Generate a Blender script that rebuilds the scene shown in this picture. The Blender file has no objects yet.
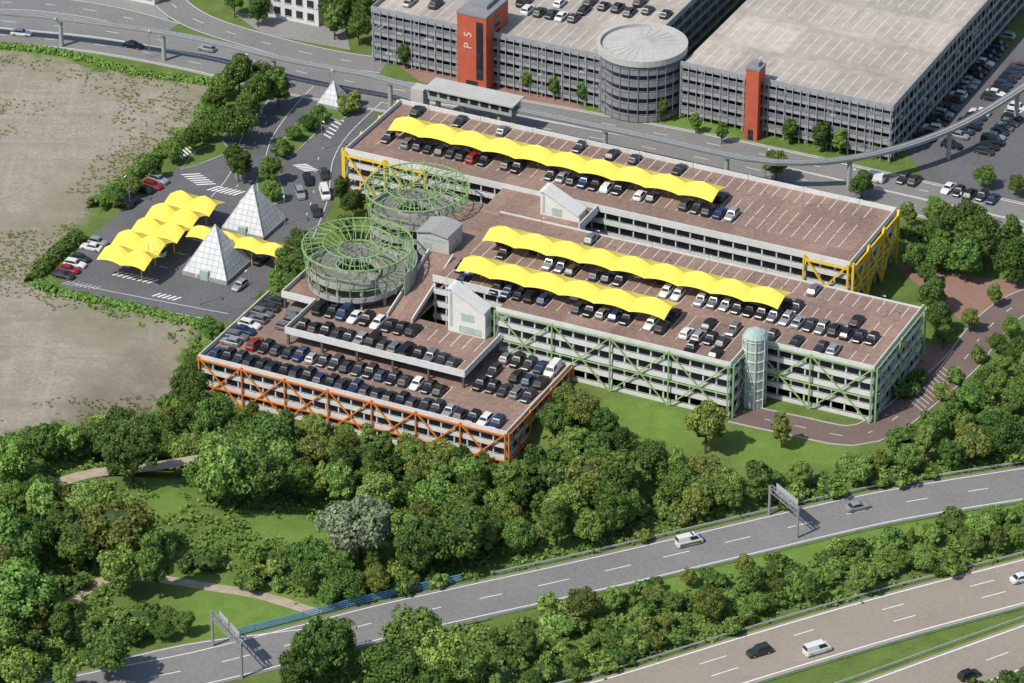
import bpy, math, random, bmesh
import numpy as np
from mathutils import Vector, Matrix, noise
random.seed(11)
scene = bpy.context.scene
COL = scene.collection
PI = math.pi
F = 4000.0; HC = 390.0; YC = -675.0
S30, C30 = 0.5, math.sqrt(3) / 2
CU, SU = math.cos(math.radians(25.8)), math.sin(math.radians(25.8))

def P(px, py, z=0.0):
    a = (px - 512) / F; b = (341.5 - py) / F
    t = (HC - z) / (S30 - C30 * b)
    return Vector((a * t, YC + (C30 + S30 * b) * t, z))
def proj(p):
    dy = p[1] - YC; dz = p[2] - HC
    dep = dy * C30 - dz * S30
    return 512 + F * p[0] / dep, 341.5 - F * (dy * S30 + dz * C30) / dep
def W(s, r, z=0.0):
    u = s - 300; v = r + 600
    return Vector((u * CU + v * SU, -u * SU + v * CU + YC, z))
def SR(x, y):
    y = y - YC
    return x * CU - y * SU + 300, x * SU + y * CU - 600
UD = Vector((CU, -SU, 0)); VD = Vector((SU, CU, 0)); ZD = Vector((0, 0, 1))
def sst(a, b, x):
    t = min(1, max(0, (x - a) / (b - a))); return t * t * (3 - 2 * t)
def gz(x, y):
    s, r = SR(x, y)
    return -5.4 * sst(-63, -44, s) * (1 - sst(25, 46, s)) * sst(-72, -48, r) * (1 - sst(-27, -12, r))

# ------------------------------------------------------------ mesh builder
class MB:
    def __init__(self): self.v = []; self.f = []; self.m = []
    def face(self, pts, m=0):
        i = len(self.v); self.v += [tuple(p) for p in pts]
        self.f.append(list(range(i, i + len(pts)))); self.m.append(m)
    def hexa(self, b, t, m=0):
        i = len(self.v); self.v += [tuple(p) for p in b] + [tuple(p) for p in t]
        for f in ((3, 2, 1, 0), (4, 5, 6, 7), (0, 1, 5, 4), (1, 2, 6, 5), (2, 3, 7, 6), (3, 0, 4, 7)):
            self.f.append([i + k for k in f]); self.m.append(m)
    def box(self, s0, s1, r0, r1, z0, z1, m=0):
        self.hexa([W(s0, r0, z0), W(s1, r0, z0), W(s1, r1, z0), W(s0, r1, z0)],
                  [W(s0, r0, z1), W(s1, r0, z1), W(s1, r1, z1), W(s0, r1, z1)], m)
    def cbox(self, x0, x1, y0, y1, z0, z1, m=0):
        self.hexa([(x0, y0, z0), (x1, y0, z0), (x1, y1, z0), (x0, y1, z0)],
                  [(x0, y0, z1), (x1, y0, z1), (x1, y1, z1), (x0, y1, z1)], m)
    def prism(self, pts0, pts1, m=0, mtop=None):
        n = len(pts0); i = len(self.v)
        self.v += [tuple(p) for p in pts0] + [tuple(p) for p in pts1]
        self.f.append([i + n - 1 - k for k in range(n)]); self.m.append(m)
        self.f.append([i + n + k for k in range(n)]); self.m.append(m if mtop is None else mtop)
        for k in range(n):
            k2 = (k + 1) % n
            self.f.append([i + k, i + k2, i + n + k2, i + n + k]); self.m.append(m)
    def bar(self, p, q, w, m=0, h=None):
        p = Vector(p); q = Vector(q); d = (q - p).normalized()
        a = d.cross(ZD)
        if a.length < 1e-3: a = Vector((CU, -SU, 0))
        a.normalize(); b = d.cross(a).normalized()
        h = h or w; a *= w / 2; b *= h / 2
        self.hexa([p - a - b, p + a - b, p + a + b, p - a + b], [q - a - b, q + a - b, q + a + b, q - a + b], m)
    def tube(self, p, q, r0, r1=None, n=7, m=0):
        p = Vector(p); q = Vector(q); r1 = r0 if r1 is None else r1
        d = (q - p).normalized(); a = d.cross(Vector((.3, .9, .1))).normalized(); b = d.cross(a)
        A = [p + (a * math.cos(2 * PI * k / n) + b * math.sin(2 * PI * k / n)) * r0 for k in range(n)]
        B = [q + (a * math.cos(2 * PI * k / n) + b * math.sin(2 * PI * k / n)) * r1 for k in range(n)]
        self.prism(A, B, m)
    def ringtube(self, c, R, z, rad, n=40, m=0):
        pts = [Vector((c[0] + R * math.cos(2 * PI * k / n), c[1] + R * math.sin(2 * PI * k / n), z)) for k in range(n)]
        for k in range(n): self.bar(pts[k], pts[(k + 1) % n], rad * 2, m)
    def cyl(self, c, R, z0, z1, n=24, m=0, R1=None, mtop=None):
        R1 = R if R1 is None else R1
        A = [(c[0] + R * math.cos(2 * PI * k / n), c[1] + R * math.sin(2 * PI * k / n), z0) for k in range(n)]
        B = [(c[0] + R1 * math.cos(2 * PI * k / n), c[1] + R1 * math.sin(2 * PI * k / n), z1) for k in range(n)]
        self.prism(A, B, m, mtop)
    def annulus(self, c, R0, R1, z0, z1, n=36, m=0, a0=0, a1=2 * PI):
        for k in range(n):
            t0 = a0 + (a1 - a0) * k / n; t1 = a0 + (a1 - a0) * (k + 1) / n
            q = lambda R, t, z: (c[0] + R * math.cos(t), c[1] + R * math.sin(t), z)
            self.face([q(R0, t0, z1), q(R1, t0, z1), q(R1, t1, z1), q(R0, t1, z1)], m)
            self.face([q(R0, t0, z0), q(R0, t1, z0), q(R1, t1, z0), q(R1, t0, z0)], m)
            self.face([q(R1, t0, z0), q(R1, t1, z0), q(R1, t1, z1), q(R1, t0, z1)], m)
            self.face([q(R0, t0, z0), q(R0, t0, z1), q(R0, t1, z1), q(R0, t1, z0)], m)
    def sweep(self, pts, o0, o1, z0, z1, m=0):
        L, Rr = [], []
        for i, p in enumerate(pts):
            a = pts[max(0, i - 1)]; b = pts[min(len(pts) - 1, i + 1)]
            d = Vector((b.x - a.x, b.y - a.y, 0)).normalized(); n = Vector((-d.y, d.x, 0))
            L.append(Vector((p.x, p.y, 0)) + n * o0); Rr.append(Vector((p.x, p.y, 0)) + n * o1)
        up = Vector((0, 0, 1))
        for i in range(len(pts) - 1):
            b = [L[i], Rr[i], Rr[i + 1], L[i + 1]]
            if z1 - z0 < 1e-6:
                self.face([p + up * z0 for p in (b if o1 < o0 else b[::-1])][::-1], m)
            else:
                self.hexa([p + up * z0 for p in b], [p + up * z1 for p in b], m)
    def build(self, name, mats, parent=None, smooth=False, origin=None):
        org = ORG[parent.name] if parent else (Vector(origin) if origin is not None else Vector((0, 0, 0)))
        me = bpy.data.meshes.new(name)
        me.from_pydata([(v[0] - org.x, v[1] - org.y, v[2] - org.z) for v in self.v], [], self.f)
        if not isinstance(mats, (list, tuple)): mats = [mats]
        for m in mats: me.materials.append(m)
        if len(mats) > 1: me.polygons.foreach_set('material_index', self.m)
        if smooth: me.polygons.foreach_set('use_smooth', [True] * len(me.polygons))
        me.update()
        o = bpy.data.objects.new(name, me); COL.objects.link(o)
        if parent: o.parent = parent
        else: o.location = org
        ORG[o.name] = org
        return o
ORG = {}
def tag(o, label, cat, group=None):
    o['label'] = label; o['category'] = cat
    if group: o['group'] = group
    n = len(label.split())
    if n < 4 or n > 16: print('LABEL LEN', n, label)
    return o
def thing(name, label, cat, loc=(0, 0, 0), group=None):
    o = bpy.data.objects.new(name, None); COL.objects.link(o)
    o.location = loc; o.empty_display_size = .5
    ORG[o.name] = Vector(loc)
    return tag(o, label, cat, group)
def struct(o, kind='structure'):
    o['kind'] = kind; return o
ONES = ['', 'first', 'second', 'third', 'fourth', 'fifth', 'sixth', 'seventh', 'eighth', 'ninth', 'tenth', 'eleventh', 'twelfth', 'thirteenth', 'fourteenth', 'fifteenth', 'sixteenth', 'seventeenth', 'eighteenth', 'nineteenth']
TENS = ['', '', 'twenty', 'thirty', 'forty', 'fifty', 'sixty', 'seventy', 'eighty', 'ninety']
def ordw(n):
    if n < 20: return ONES[n]
    if n % 10 == 0: return TENS[n // 10][:-1] + 'ieth'
    return TENS[n // 10] + '-' + ONES[n % 10]

# ------------------------------------------------------------ materials
def newmat(name):
    m = bpy.data.materials.new(name); m.use_nodes = True
    nt = m.node_tree; b = nt.nodes['Principled BSDF']
    return m, nt, b
def ramp2(nt, fac, c0, c1, p0=.3, p1=.7):
    r = nt.nodes.new('ShaderNodeValToRGB'); nt.links.new(fac, r.inputs[0])
    e = r.color_ramp.elements
    e[0].position = p0; e[1].position = p1
    e[0].color = (*c0, 1); e[1].color = (*c1, 1)
    return r.outputs[0]
def noisen(nt, scale, detail=5, coord='Object', rough=.6, stretch=None, rot=0):
    tc = nt.nodes.new('ShaderNodeTexCoord'); n = nt.nodes.new('ShaderNodeTexNoise')
    n.inputs['Scale'].default_value = scale; n.inputs['Detail'].default_value = detail; n.inputs['Roughness'].default_value = rough
    if stretch:
        mp = nt.nodes.new('ShaderNodeMapping'); mp.inputs['Scale'].default_value = stretch; mp.inputs['Rotation'].default_value = (0, 0, rot)
        nt.links.new(tc.outputs[coord], mp.inputs['Vector']); nt.links.new(mp.outputs[0], n.inputs['Vector'])
    else: nt.links.new(tc.outputs[coord], n.inputs['Vector'])
    return n.outputs['Fac']
def mixc(nt, fac, a, b, mode='MIX'):
    x = nt.nodes.new('ShaderNodeMix'); x.data_type = 'RGBA'; x.blend_type = mode
    if hasattr(fac, 'is_linked') or hasattr(fac, 'links'): nt.links.new(fac, x.inputs[0])
    else: x.inputs[0].default_value = fac
    for sock, val in ((x.inputs[6], a), (x.inputs[7], b)):
        if isinstance(val, tuple): sock.default_value = (*val, 1)
        else: nt.links.new(val, sock)
    return x.outputs[2]
def mat(name, c, rough=.8, var=.2, scale=.4, metal=0.0, c2=None, fine=None, spec=.3, coat=0, slabs=None):
    m, nt, b = newmat(name)
    lo = tuple(x * (1 - var) for x in c); hi = c2 or tuple(min(1, x * (1 + var)) for x in c)
    col = ramp2(nt, noisen(nt, scale, 6), lo, hi)
    if fine:
        col = mixc(nt, .5, col, ramp2(nt, noisen(nt, fine, 3), tuple(x * (1 - var) for x in c), tuple(min(1, x * (1 + var)) for x in c), .35, .65))
    if slabs:
        tc = nt.nodes.new('ShaderNodeTexCoord'); mp = nt.nodes.new('ShaderNodeMapping'); mp.inputs['Rotation'].default_value = (0, 0, math.radians(25.8)); mp.inputs['Location'].default_value = (.37, .61, .13)
        bk = nt.nodes.new('ShaderNodeTexBrick'); bk.offset = 0; bk.inputs['Scale'].default_value = 1; bk.inputs['Brick Width'].default_value = slabs[0]; bk.inputs['Row Height'].default_value = slabs[1]; bk.inputs['Mortar Size'].default_value = slabs[2]
        bk.inputs['Color1'].default_value = (.86, .86, .86, 1); bk.inputs['Color2'].default_value = (1.12, 1.1, 1.08, 1); bk.inputs['Mortar'].default_value = (*slabs[3], 1)
        nt.links.new(tc.outputs['Object'], mp.inputs[0]); nt.links.new(mp.outputs[0], bk.inputs['Vector'])
        col = mixc(nt, 1.0, col, bk.outputs['Color'], 'MULTIPLY')
    nt.links.new(col, b.inputs['Base Color'])
    b.inputs['Roughness'].default_value = rough; b.inputs['Metallic'].default_value = metal
    b.inputs['Specular IOR Level'].default_value = spec
    if coat: b.inputs['Coat Weight'].default_value = coat
    return m
def leafmat(name, dark, light, transl=.3, hue=.02):
    m, nt, b = newmat(name)
    g = nt.nodes.new('ShaderNodeNewGeometry'); oi = nt.nodes.new('ShaderNodeObjectInfo')
    col = ramp2(nt, g.outputs['Random Per Island'], dark, light, 0, 1)
    hsv = nt.nodes.new('ShaderNodeHueSaturation')
    mr = nt.nodes.new('ShaderNodeMapRange'); nt.links.new(oi.outputs['Random'], mr.inputs[0])
    mr.inputs[3].default_value = .70; mr.inputs[4].default_value = 1.38
    wn = nt.nodes.new('ShaderNodeTexWhiteNoise'); wn.noise_dimensions = '1D'; nt.links.new(oi.outputs['Random'], wn.inputs['W'])
    mh = nt.nodes.new('ShaderNodeMapRange'); nt.links.new(wn.outputs['Value'], mh.inputs[0])
    mh.inputs[3].default_value = .5 + hue; mh.inputs[4].default_value = .5 - hue * .6
    nt.links.new(mr.outputs[0], hsv.inputs['Value']); nt.links.new(mh.outputs[0], hsv.inputs['Hue']); nt.links.new(col, hsv.inputs['Color'])
    nt.links.new(hsv.outputs[0], b.inputs['Base Color']); b.inputs['Roughness'].default_value = .75
    b.inputs['Specular IOR Level'].default_value = .15
    t = nt.nodes.new('ShaderNodeBsdfTranslucent'); nt.links.new(hsv.outputs[0], t.inputs[0])
    ms = nt.nodes.new('ShaderNodeMixShader'); ms.inputs[0].default_value = transl
    nt.links.new(b.outputs[0], ms.inputs[1]); nt.links.new(t.outputs[0], ms.inputs[2])
    nt.links.new(ms.outputs[0], nt.nodes['Material Output'].inputs[0])
    return m
M = {}
M['deck'] = mat('red brown deck paving', (.262, .178, .142), .85, .30, .10, fine=1.2, slabs=(5.0, 7.6, .03, (.72, .72, .72)))
M['deck_grey'] = mat('grey ramp surface', (.20, .19, .18), .85, .2, .3, fine=2)
M['p5roof'] = mat('pale concrete roof', (.41, .37, .32), .9, .2, .06, fine=.5, slabs=(7.5, 15, .05, (.70, .68, .66)))
M['line'] = mat('white road paint', (.72, .72, .70), .7, .12, 1.5)
M['letter'] = mat('faded white lettering', (.62, .55, .52), .7, .12, 1.5)
M['white'] = mat('white concrete', (.60, .60, .58), .8, .14, .35, fine=2)
M['offwhite'] = mat('off white render', (.64, .635, .61), .8, .12, .35, fine=2)
M['palecon'] = mat('pale concrete', (.44, .435, .41), .85, .16, .3, fine=2)
M['midcon'] = mat('weathered ramp concrete', (.35, .345, .33), .85, .2, .3, fine=2)
M['concrete'] = mat('grey concrete', (.31, .31, .30), .85, .18, .3, fine=2)
M['beam'] = mat('grey guideway concrete', (.33, .335, .33), .85, .18, .2, fine=2)
M['dark'] = mat('shadowed interior concrete', (.10, .10, .10), .9, .2, .4)  # shade of the deck interiors is put into this dark grey
M['slab'] = mat('interior slab concrete', (.30, .29, .28), .9, .2, .4)
M['yellow'] = mat('yellow steel paint', (.78, .50, .03), .5, .08, 1)
M['orange'] = mat('orange steel paint', (.66, .20, .03), .5, .1, 1)
M['green'] = mat('green steel tube paint', (.27, .41, .17), .5, .12, 1)
M['greenlt'] = mat('pale green steel paint', (.27, .41, .17), .5, .12, 1)
M['membrane'] = mat('yellow membrane', (.80, .635, .10), .65, .07, .35, spec=.2, fine=1.5)
M['steel'] = mat('grey steel', (.33, .34, .35), .5, .12, 1, .4)
M['rail'] = mat('light grey railing', (.42, .43, .43), .6, .12, 1)
M['greyscreen'] = mat('grey facade mesh', (.32, .335, .35), .6, .15, .8, .1)
M['greypost'] = mat('grey facade posts', (.38, .39, .40), .6, .12, 1)
M['greyfac'] = mat('blue grey cladding', (.36, .37, .38), .6, .12, .5)
M['drumclad'] = mat('grey drum cladding', (.23, .24, .25), .6, .14, .5)
M['red'] = mat('red cladding', (.46, .10, .055), .6, .14, .4)
M['asph'] = mat('asphalt', (.125, .126, .13), .9, .26, .1, fine=1.5)
M['road'] = mat('worn road asphalt', (.205, .202, .195), .9, .18, .08, fine=1.2)
M['mway'] = mat('motorway asphalt', (.29, .25, .205), .9, .14, .06, fine=1.2)
M['redasph'] = mat('brownish road surface', (.165, .120, .105), .9, .2, .1, fine=1.5)
M['redpave'] = mat('red brown paving stones', (.27, .165, .13), .9, .22, .3, fine=2)
M['greypave'] = mat('grey paving', (.25, .245, .23), .9, .2, .1, fine=1.5)
M['path'] = mat('gravel path', (.38, .32, .24), .95, .2, .5)
M['tyre'] = mat('black rubber', (.025, .025, .025), .85, .1, 2)
M['rim'] = mat('wheel alloy', (.45, .45, .46), .35, .1, 2, .7)
M['bluefence'] = mat('blue railing paint', (.13, .31, .53), .5, .1, 1)
M['trunk'] = mat('bark', (.10, .075, .055), .95, .3, 2)
M['core'] = mat('shaded crown core', (.045, .075, .020), .95, .3, 1)  # dark green puts the crown's inner shade into the colour
M['turf'] = mat('island turf', (.11, .175, .042), .95, .35, .3, fine=2)
M['kerb'] = mat('kerb stone', (.42, .41, .39), .85, .12, 1)
m, nt, b = newmat('tinted glass'); b.inputs['Base Color'].default_value = (.02, .025, .03, 1); b.inputs['Roughness'].default_value = .08; b.inputs['Specular IOR Level'].default_value = .6; M['glass'] = m
m, nt, b = newmat('pale green glass'); b.inputs['Roughness'].default_value = .15; b.inputs['Metallic'].default_value = .1
nt.links.new(ramp2(nt, noisen(nt, .5), (.30, .40, .36), (.48, .57, .52)), b.inputs['Base Color']); M['paleglass'] = m
m, nt, b = newmat('pyramid panels')
tc = nt.nodes.new('ShaderNodeTexCoord'); bk = nt.nodes.new('ShaderNodeTexBrick')
bk.offset = 0; bk.inputs['Scale'].default_value = 1; bk.inputs['Brick Width'].default_value = 1.25; bk.inputs['Row Height'].default_value = 1.15
bk.inputs['Mortar Size'].default_value = .06
bk.inputs['Color1'].default_value = (.52, .535, .54, 1); bk.inputs['Color2'].default_value = (.64, .65, .64, 1); bk.inputs['Mortar'].default_value = (.30, .325, .33, 1)
nt.links.new(tc.outputs['UV'], bk.inputs['Vector']); nt.links.new(bk.outputs['Color'], b.inputs['Base Color']); b.inputs['Roughness'].default_value = .4
M['pyr'] = m
LEAF = {
 'dark green': leafmat('dark leaves', (.066, .120, .028), (.170, .260, .062)),
 'mid green': leafmat('mid green leaves', (.100, .172, .036), (.240, .350, .082)),
 'light green': leafmat('light green leaves', (.145, .225, .048), (.305, .405, .110)),
 'silver green': leafmat('silver green leaves', (.175, .225, .130), (.35, .40, .26)),
 'olive green': leafmat('olive leaves', (.130, .165, .036), (.275, .315, .08), hue=.006),
}
PAINT = {
 'black': (.012, .012, .014), 'dark grey': (.04, .042, .046), 'silver': (.32, .33, .34), 'white': (.66, .66, .65),
 'blue': (.016, .035, .10), 'red': (.25, .018, .015), 'light grey': (.17, .175, .18), 'brown': (.08, .055, .04), 'yellow': (.7, .45, .03)}
PM = {}
for k, c in PAINT.items():
    m = mat(k + ' car paint', c, .32, .05, .5, .25 if k in ('silver', 'dark grey', 'light grey') else 0.0, spec=.45, coat=.25); PM[k] = m

# ------------------------------------------------------------ world, sun, camera
w = bpy.data.worlds.new('World'); scene.world = w; w.use_nodes = True
nt = w.node_tree; bg = nt.nodes['Background']; sky = nt.nodes.new('ShaderNodeTexSky')
sky.sky_type = 'NISHITA'; sky.sun_disc = False
SUNP = Vector((-.68, -.52, 1.06)).normalized()
sky.sun_elevation = math.asin(SUNP.z); sky.sun_rotation = math.atan2(SUNP.x, SUNP.y)
nt.links.new(sky.outputs[0], bg.inputs[0]); bg.inputs[1].default_value = .135
sl = bpy.data.lights.new('sun', 'SUN'); sl.energy = 4.25; sl.angle = math.radians(.6); sl.color = (1, .945, .85)
so = bpy.data.objects.new('sun', sl); COL.objects.link(so); so.rotation_euler = (-SUNP).to_track_quat('-Z', 'Y').to_euler(); so.location = (0, 0, 300)
cam = bpy.data.cameras.new('camera'); cam.lens = F / 1024 * 36; cam.sensor_width = 36; cam.clip_end = 8000; cam.clip_start = 1
co = bpy.data.objects.new('camera', cam); COL.objects.link(co); co.location = (0, YC, HC); co.rotation_euler = (math.radians(60), 0, 0)
scene.camera = co
scene.view_settings.view_transform = 'Standard'; scene.view_settings.look = 'None'; scene.view_settings.exposure = 0

# ------------------------------------------------------------ ground
def polyw(px): return np.array([P(x, y)[:2] for x, y in px])
def inpoly(X, Y, pl):
    r = np.zeros(X.shape, bool); n = len(pl)
    for i in range(n):
        x0, y0 = pl[i]; x1, y1 = pl[(i + 1) % n]
        c = ((y0 > Y) != (y1 > Y)) & (X < (x1 - x0) * (Y - y0) / (y1 - y0 + 1e-12) + x0)
        r ^= c
    return r
def sdist(X, Y, pl):
    d = np.full(X.shape, 1e9); n = len(pl)
    for i in range(n):
        x0, y0 = pl[i]; x1, y1 = pl[(i + 1) % n]
        dx, dy = x1 - x0, y1 - y0
        t = np.clip(((X - x0) * dx + (Y - y0) * dy) / (dx * dx + dy * dy), 0, 1)
        d = np.minimum(d, np.hypot(X - x0 - t * dx, Y - y0 - t * dy))
    return np.where(inpoly(X, Y, pl), d, -d)
BARE = polyw([(-60, 58), (20, 52), (95, 68), (165, 78), (217, 88), (196, 128), (150, 160), (92, 210), (28, 276), (58, 292), (200, 322), (176, 372), (140, 400), (90, 412), (30, 432), (-60, 452)])
MEADOWS = [polyw(p) for p in ([(138, 470), (198, 464), (200, 508), (150, 518)], [(232, 506), (330, 503), (412, 518), (404, 540), (300, 546), (250, 536)],
           [(598, 398), (640, 402), (695, 412), (695, 455), (640, 445), (610, 430)], [(728, 428), (848, 445), (850, 470), (735, 468)], [(520, 590), (640, 560), (1040, 500), (1040, 520), (640, 610)],
           [(850, 690), (1040, 622), (1040, 634), (880, 690)], [(-20, 40), (60, 46), (130, 70), (60, 60), (-20, 58)], [(540, 95), (720, 122), (740, 140), (640, 120)], [(180, 575), (300, 585), (330, 612), (260, 640), (190, 650), (170, 600)])]
xs = np.concatenate([[-3000, -1200, -500, -260], np.arange(-160, 161, 2.0), [260, 500, 1200, 3000]])
ys = np.concatenate([[-2500, -900, -300], np.arange(-130, 200, 2.0), [300, 700, 1800, 5000]])
X, Y = np.meshgrid(xs, ys)
Z = np.array([[gz(x, y) for x in xs] for y in ys])
nx, ny = len(xs), len(ys)
me = bpy.data.meshes.new('ground')
me.from_pydata(list(zip(X.ravel(), Y.ravel(), Z.ravel())), [], [(j * nx + i, j * nx + i + 1, (j + 1) * nx + i + 1, (j + 1) * nx + i) for j in range(ny - 1) for i in range(nx - 1)])
me.polygons.foreach_set('use_smooth', [True] * len(me.polygons))
sb = sdist(X, Y, BARE)
ba = np.clip(sb / 10 + .5, 0, 1)
edge = np.clip(1 - np.abs(sb) / 20, 0, 1)
s_, r_ = SR(X, Y)
edge = np.maximum(edge, np.clip((r_ - 75) / 40, 0, 1) * .5)
md = np.zeros(X.shape)
for pl in MEADOWS: md = np.maximum(md, np.clip(sdist(X, Y, pl) / 6 + .5, 0, 1))
for nm, arr in (('bare', ba), ('meadow', md), ('edge', edge)):
    a = me.attributes.new(nm, 'FLOAT', 'POINT'); a.data.foreach_set('value', arr.ravel().astype(np.float32))
m, nt, b = newmat('ground cover')
def math_(op, a, c, c3=None):
    n = nt.nodes.new('ShaderNodeMath'); n.operation = op
    for i, v in enumerate((a, c, c3)):
        if v is None: continue
        if isinstance(v, (int, float)): n.inputs[i].default_value = v
        else: nt.links.new(v, n.inputs[i])
    return n.outputs[0]
big = noisen(nt, .03, 7, rough=.65); mid = noisen(nt, .22, 7, rough=.65); fin = noisen(nt, 1.6, 4); spk = noisen(nt, 1.1, 9, rough=.85)
g1 = ramp2(nt, mid, (.072, .120, .028), (.165, .235, .060), .35, .68)
g2 = ramp2(nt, fin, (.085, .135, .03), (.175, .24, .066), .3, .7)
grass = mixc(nt, .45, g1, g2)
dry = ramp2(nt, big, (0, 0, 0), (.4, .4, .4), .5, .68)
grass = mixc(nt, dry, grass, (.21, .215, .095))
mead = mixc(nt, ramp2(nt, mid, (0, 0, 0), (1, 1, 1), .35, .65), (.125, .235, .04), (.205, .31, .066))
mead = mixc(nt, .35, mead, g2)
at2 = nt.nodes.new('ShaderNodeAttribute'); at2.attribute_name = 'meadow'
grass = mixc(nt, at2.outputs['Fac'], grass, mead)
bare1 = ramp2(nt, mid, (.255, .217, .172), (.40, .35, .29), .34, .64)
bare2 = ramp2(nt, spk, (.165, .138, .108), (.51, .45, .38), .37, .63)
bare = mixc(nt, .55, bare1, bare2)
strk = noisen(nt, .5, 6, stretch=(.06, 1, 1), rot=math.radians(20), rough=.65)
bare = mixc(nt, ramp2(nt, strk, (0, 0, 0), (.5, .5, .5), .5, .66), bare, (.26, .22, .175))
strk2 = noisen(nt, .4, 6, stretch=(1, .05, 1), rot=math.radians(-14), rough=.65)
bare = mixc(nt, ramp2(nt, strk2, (0, 0, 0), (.45, .45, .45), .54, .70), bare, (.43, .385, .325))
at3 = nt.nodes.new('ShaderNodeAttribute'); at3.attribute_name = 'edge'
wd_ = math_('MULTIPLY_ADD', at3.outputs['Fac'], .18, big)
weeds = ramp2(nt, wd_, (.0, .0, .0), (.75, .75, .75), .53, .74)
weedf = math_('MULTIPLY', weeds, ramp2(nt, spk, (.1, .1, .1), (1, 1, 1), .42, .56))
bare = mixc(nt, weedf, bare, (.15, .165, .068))
at = nt.nodes.new('ShaderNodeAttribute'); at.attribute_name = 'bare'
ad = math_('ADD', at.outputs['Fac'], math_('MULTIPLY_ADD', mid, 1.6, -.8))
fac = ramp2(nt, ad, (0, 0, 0), (1, 1, 1), .40, .66)
nt.links.new(mixc(nt, fac, grass, bare), b.inputs['Base Color']); b.inputs['Roughness'].default_value = .95; b.inputs['Specular IOR Level'].default_value = .1
bp = nt.nodes.new('ShaderNodeBump'); bp.inputs['Strength'].default_value = .5; bp.inputs['Distance'].default_value = .5; nt.links.new(spk, bp.inputs['Height']); nt.links.new(bp.outputs[0], b.inputs['Normal'])
me.materials.append(m)
go = bpy.data.objects.new('ground', me); COL.objects.link(go); struct(go)

# ------------------------------------------------------------ roads
def cat(pts, step=4.0):
    out = []; n = len(pts)
    for i in range(n - 1):
        p0 = pts[max(0, i - 1)]; p1 = pts[i]; p2 = pts[i + 1]; p3 = pts[min(n - 1, i + 2)]
        k = max(2, int((p2 - p1).length / step))
        for j in range(k):
            t = j / k
            out.append(.5 * ((2 * p1) + (p2 - p0) * t + (2 * p0 - 5 * p1 + 4 * p2 - p3) * t * t + (3 * p1 - p0 - 3 * p2 + p3) * t ** 3))
    out.append(pts[-1]); return out
ROADS = []
def offs(pts, o):
    out = []
    for i, p in enumerate(pts):
        a = pts[max(0, i - 1)]; b = pts[min(len(pts) - 1, i + 1)]
        d = Vector((b.x - a.x, b.y - a.y, 0)).normalized(); out.append(Vector((p.x - d.y * o, p.y + d.x * o, p.z)))
    return out
def road(name, px, width, mt, z, marks=(), excl=True, kerb=False):
    pts = cat([P(x, y) for x, y in px], 3.0); mb = MB()
    mb.sweep(pts, -width / 2, width / 2, z, z)
    for o, wd, dash in marks:
        if dash is None: mb.sweep(pts, o - wd / 2, o + wd / 2, z + .02, z + .02, 1)
        else:
            fine = cat(pts, 1.0); seg = []
            acc = 0
            for i in range(len(fine) - 1):
                acc += (fine[i + 1] - fine[i]).length
                if acc % (dash[0] + dash[1]) < dash[0]: seg.append(fine[i])
                else:
                    if len(seg) > 1: mb.sweep(seg, o - wd / 2, o + wd / 2, z + .02, z + .02, 1)
                    seg = []
    if kerb:
        mb.sweep(pts, -width / 2 - .3, -width / 2, 0, .13, 2); mb.sweep(pts, width / 2, width / 2 + .3, 0, .13, 2)
    struct(mb.build(name, [mt, M['line'], M['kerb']]))
    if excl: ROADS.append((np.array([p[:2] for p in pts]), width / 2))
    return pts
def sheet(name, px, mt, z, excl=None):
    mb = MB(); mb.face([P(x, y) + Vector((0, 0, z)) for x, y in px])
    a = mb.v; ar = sum(a[i][0] * a[(i + 1) % len(a)][1] - a[(i + 1) % len(a)][0] * a[i][1] for i in range(len(a)))
    if ar < 0: mb.f[0].reverse()
    return struct(mb.build(name, mt))
slip = road('slip_road', [(20, 706), (110, 686), (200, 668), (300, 643), (380, 622), (460, 604), (600, 573), (740, 540), (860, 512), (940, 497), (1060, 478)], 11.5, M['road'], .05,
            [(-4.9, .22, None), (4.9, .22, None), (0.2, .2, (6, 6))], kerb=False)
road('slip_road', [(120, 668), (190, 652), (270, 641), (330, 634)], 5.5, M['road'], .035, [(2.3, .2, None)])
mw = road('motorway', [(520, 722), (620, 698), (760, 655), (900, 614), (1060, 572)], 13.5, M['mway'], .05, [(-6, .3, None), (6, .3, None), (-1.6, .22, (6, 12)), (2.4, .22, (6, 12))])
mw2 = road('motorway', [(720, 752), (860, 706), (960, 670), (1060, 634)], 12, M['mway'], .05, [(-5.2, .3, None), (5.2, .3, None), (0, .22, (6, 12))])
main = road('main_road', [(-50, 22), (0, 28), (100, 38), (200, 56), (300, 80), (400, 98), (500, 113), (600, 131), (700, 150), (800, 171), (900, 194), (1060, 230)], 15, M['road'], .06,
            [(-7, .2, None), (7, .2, None), (0.15, .2, None), (-.25, .2, None), (3.5, .16, (4, 8)), (-3.5, .16, (4, 8))], kerb=True)
sheet('pavement', [(-40, -40), (175, -40), (168, 22), (120, 26), (0, 12), (-40, 8)], M['greypave'], .03)
road('access_road', [(-40, 2), (40, 4), (110, 14), (170, 30)], 8, M['road'], .05, [(0, .16, (4, 6)), (3.7, .15, None), (-3.7, .15, None)])
road('access_road', [(150, -30), (168, 0), (200, 22), (262, 42), (330, 58), (385, 66)], 8, M['road'], .045, [(0, .16, (4, 6)), (3.7, .15, None), (-3.7, .15, None)])
sheet('pavement', [(232, 12), (345, 26), (350, 50), (262, 34)], M['greypave'], .03)
side = road('side_road', [(1060, 288), (1015, 306), (985, 332), (962, 362), (925, 394), (885, 425), (850, 436), (800, 427), (735, 413)], 6.8, M['redasph'], .05, [(0, .14, (3, 4))], kerb=True)
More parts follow.
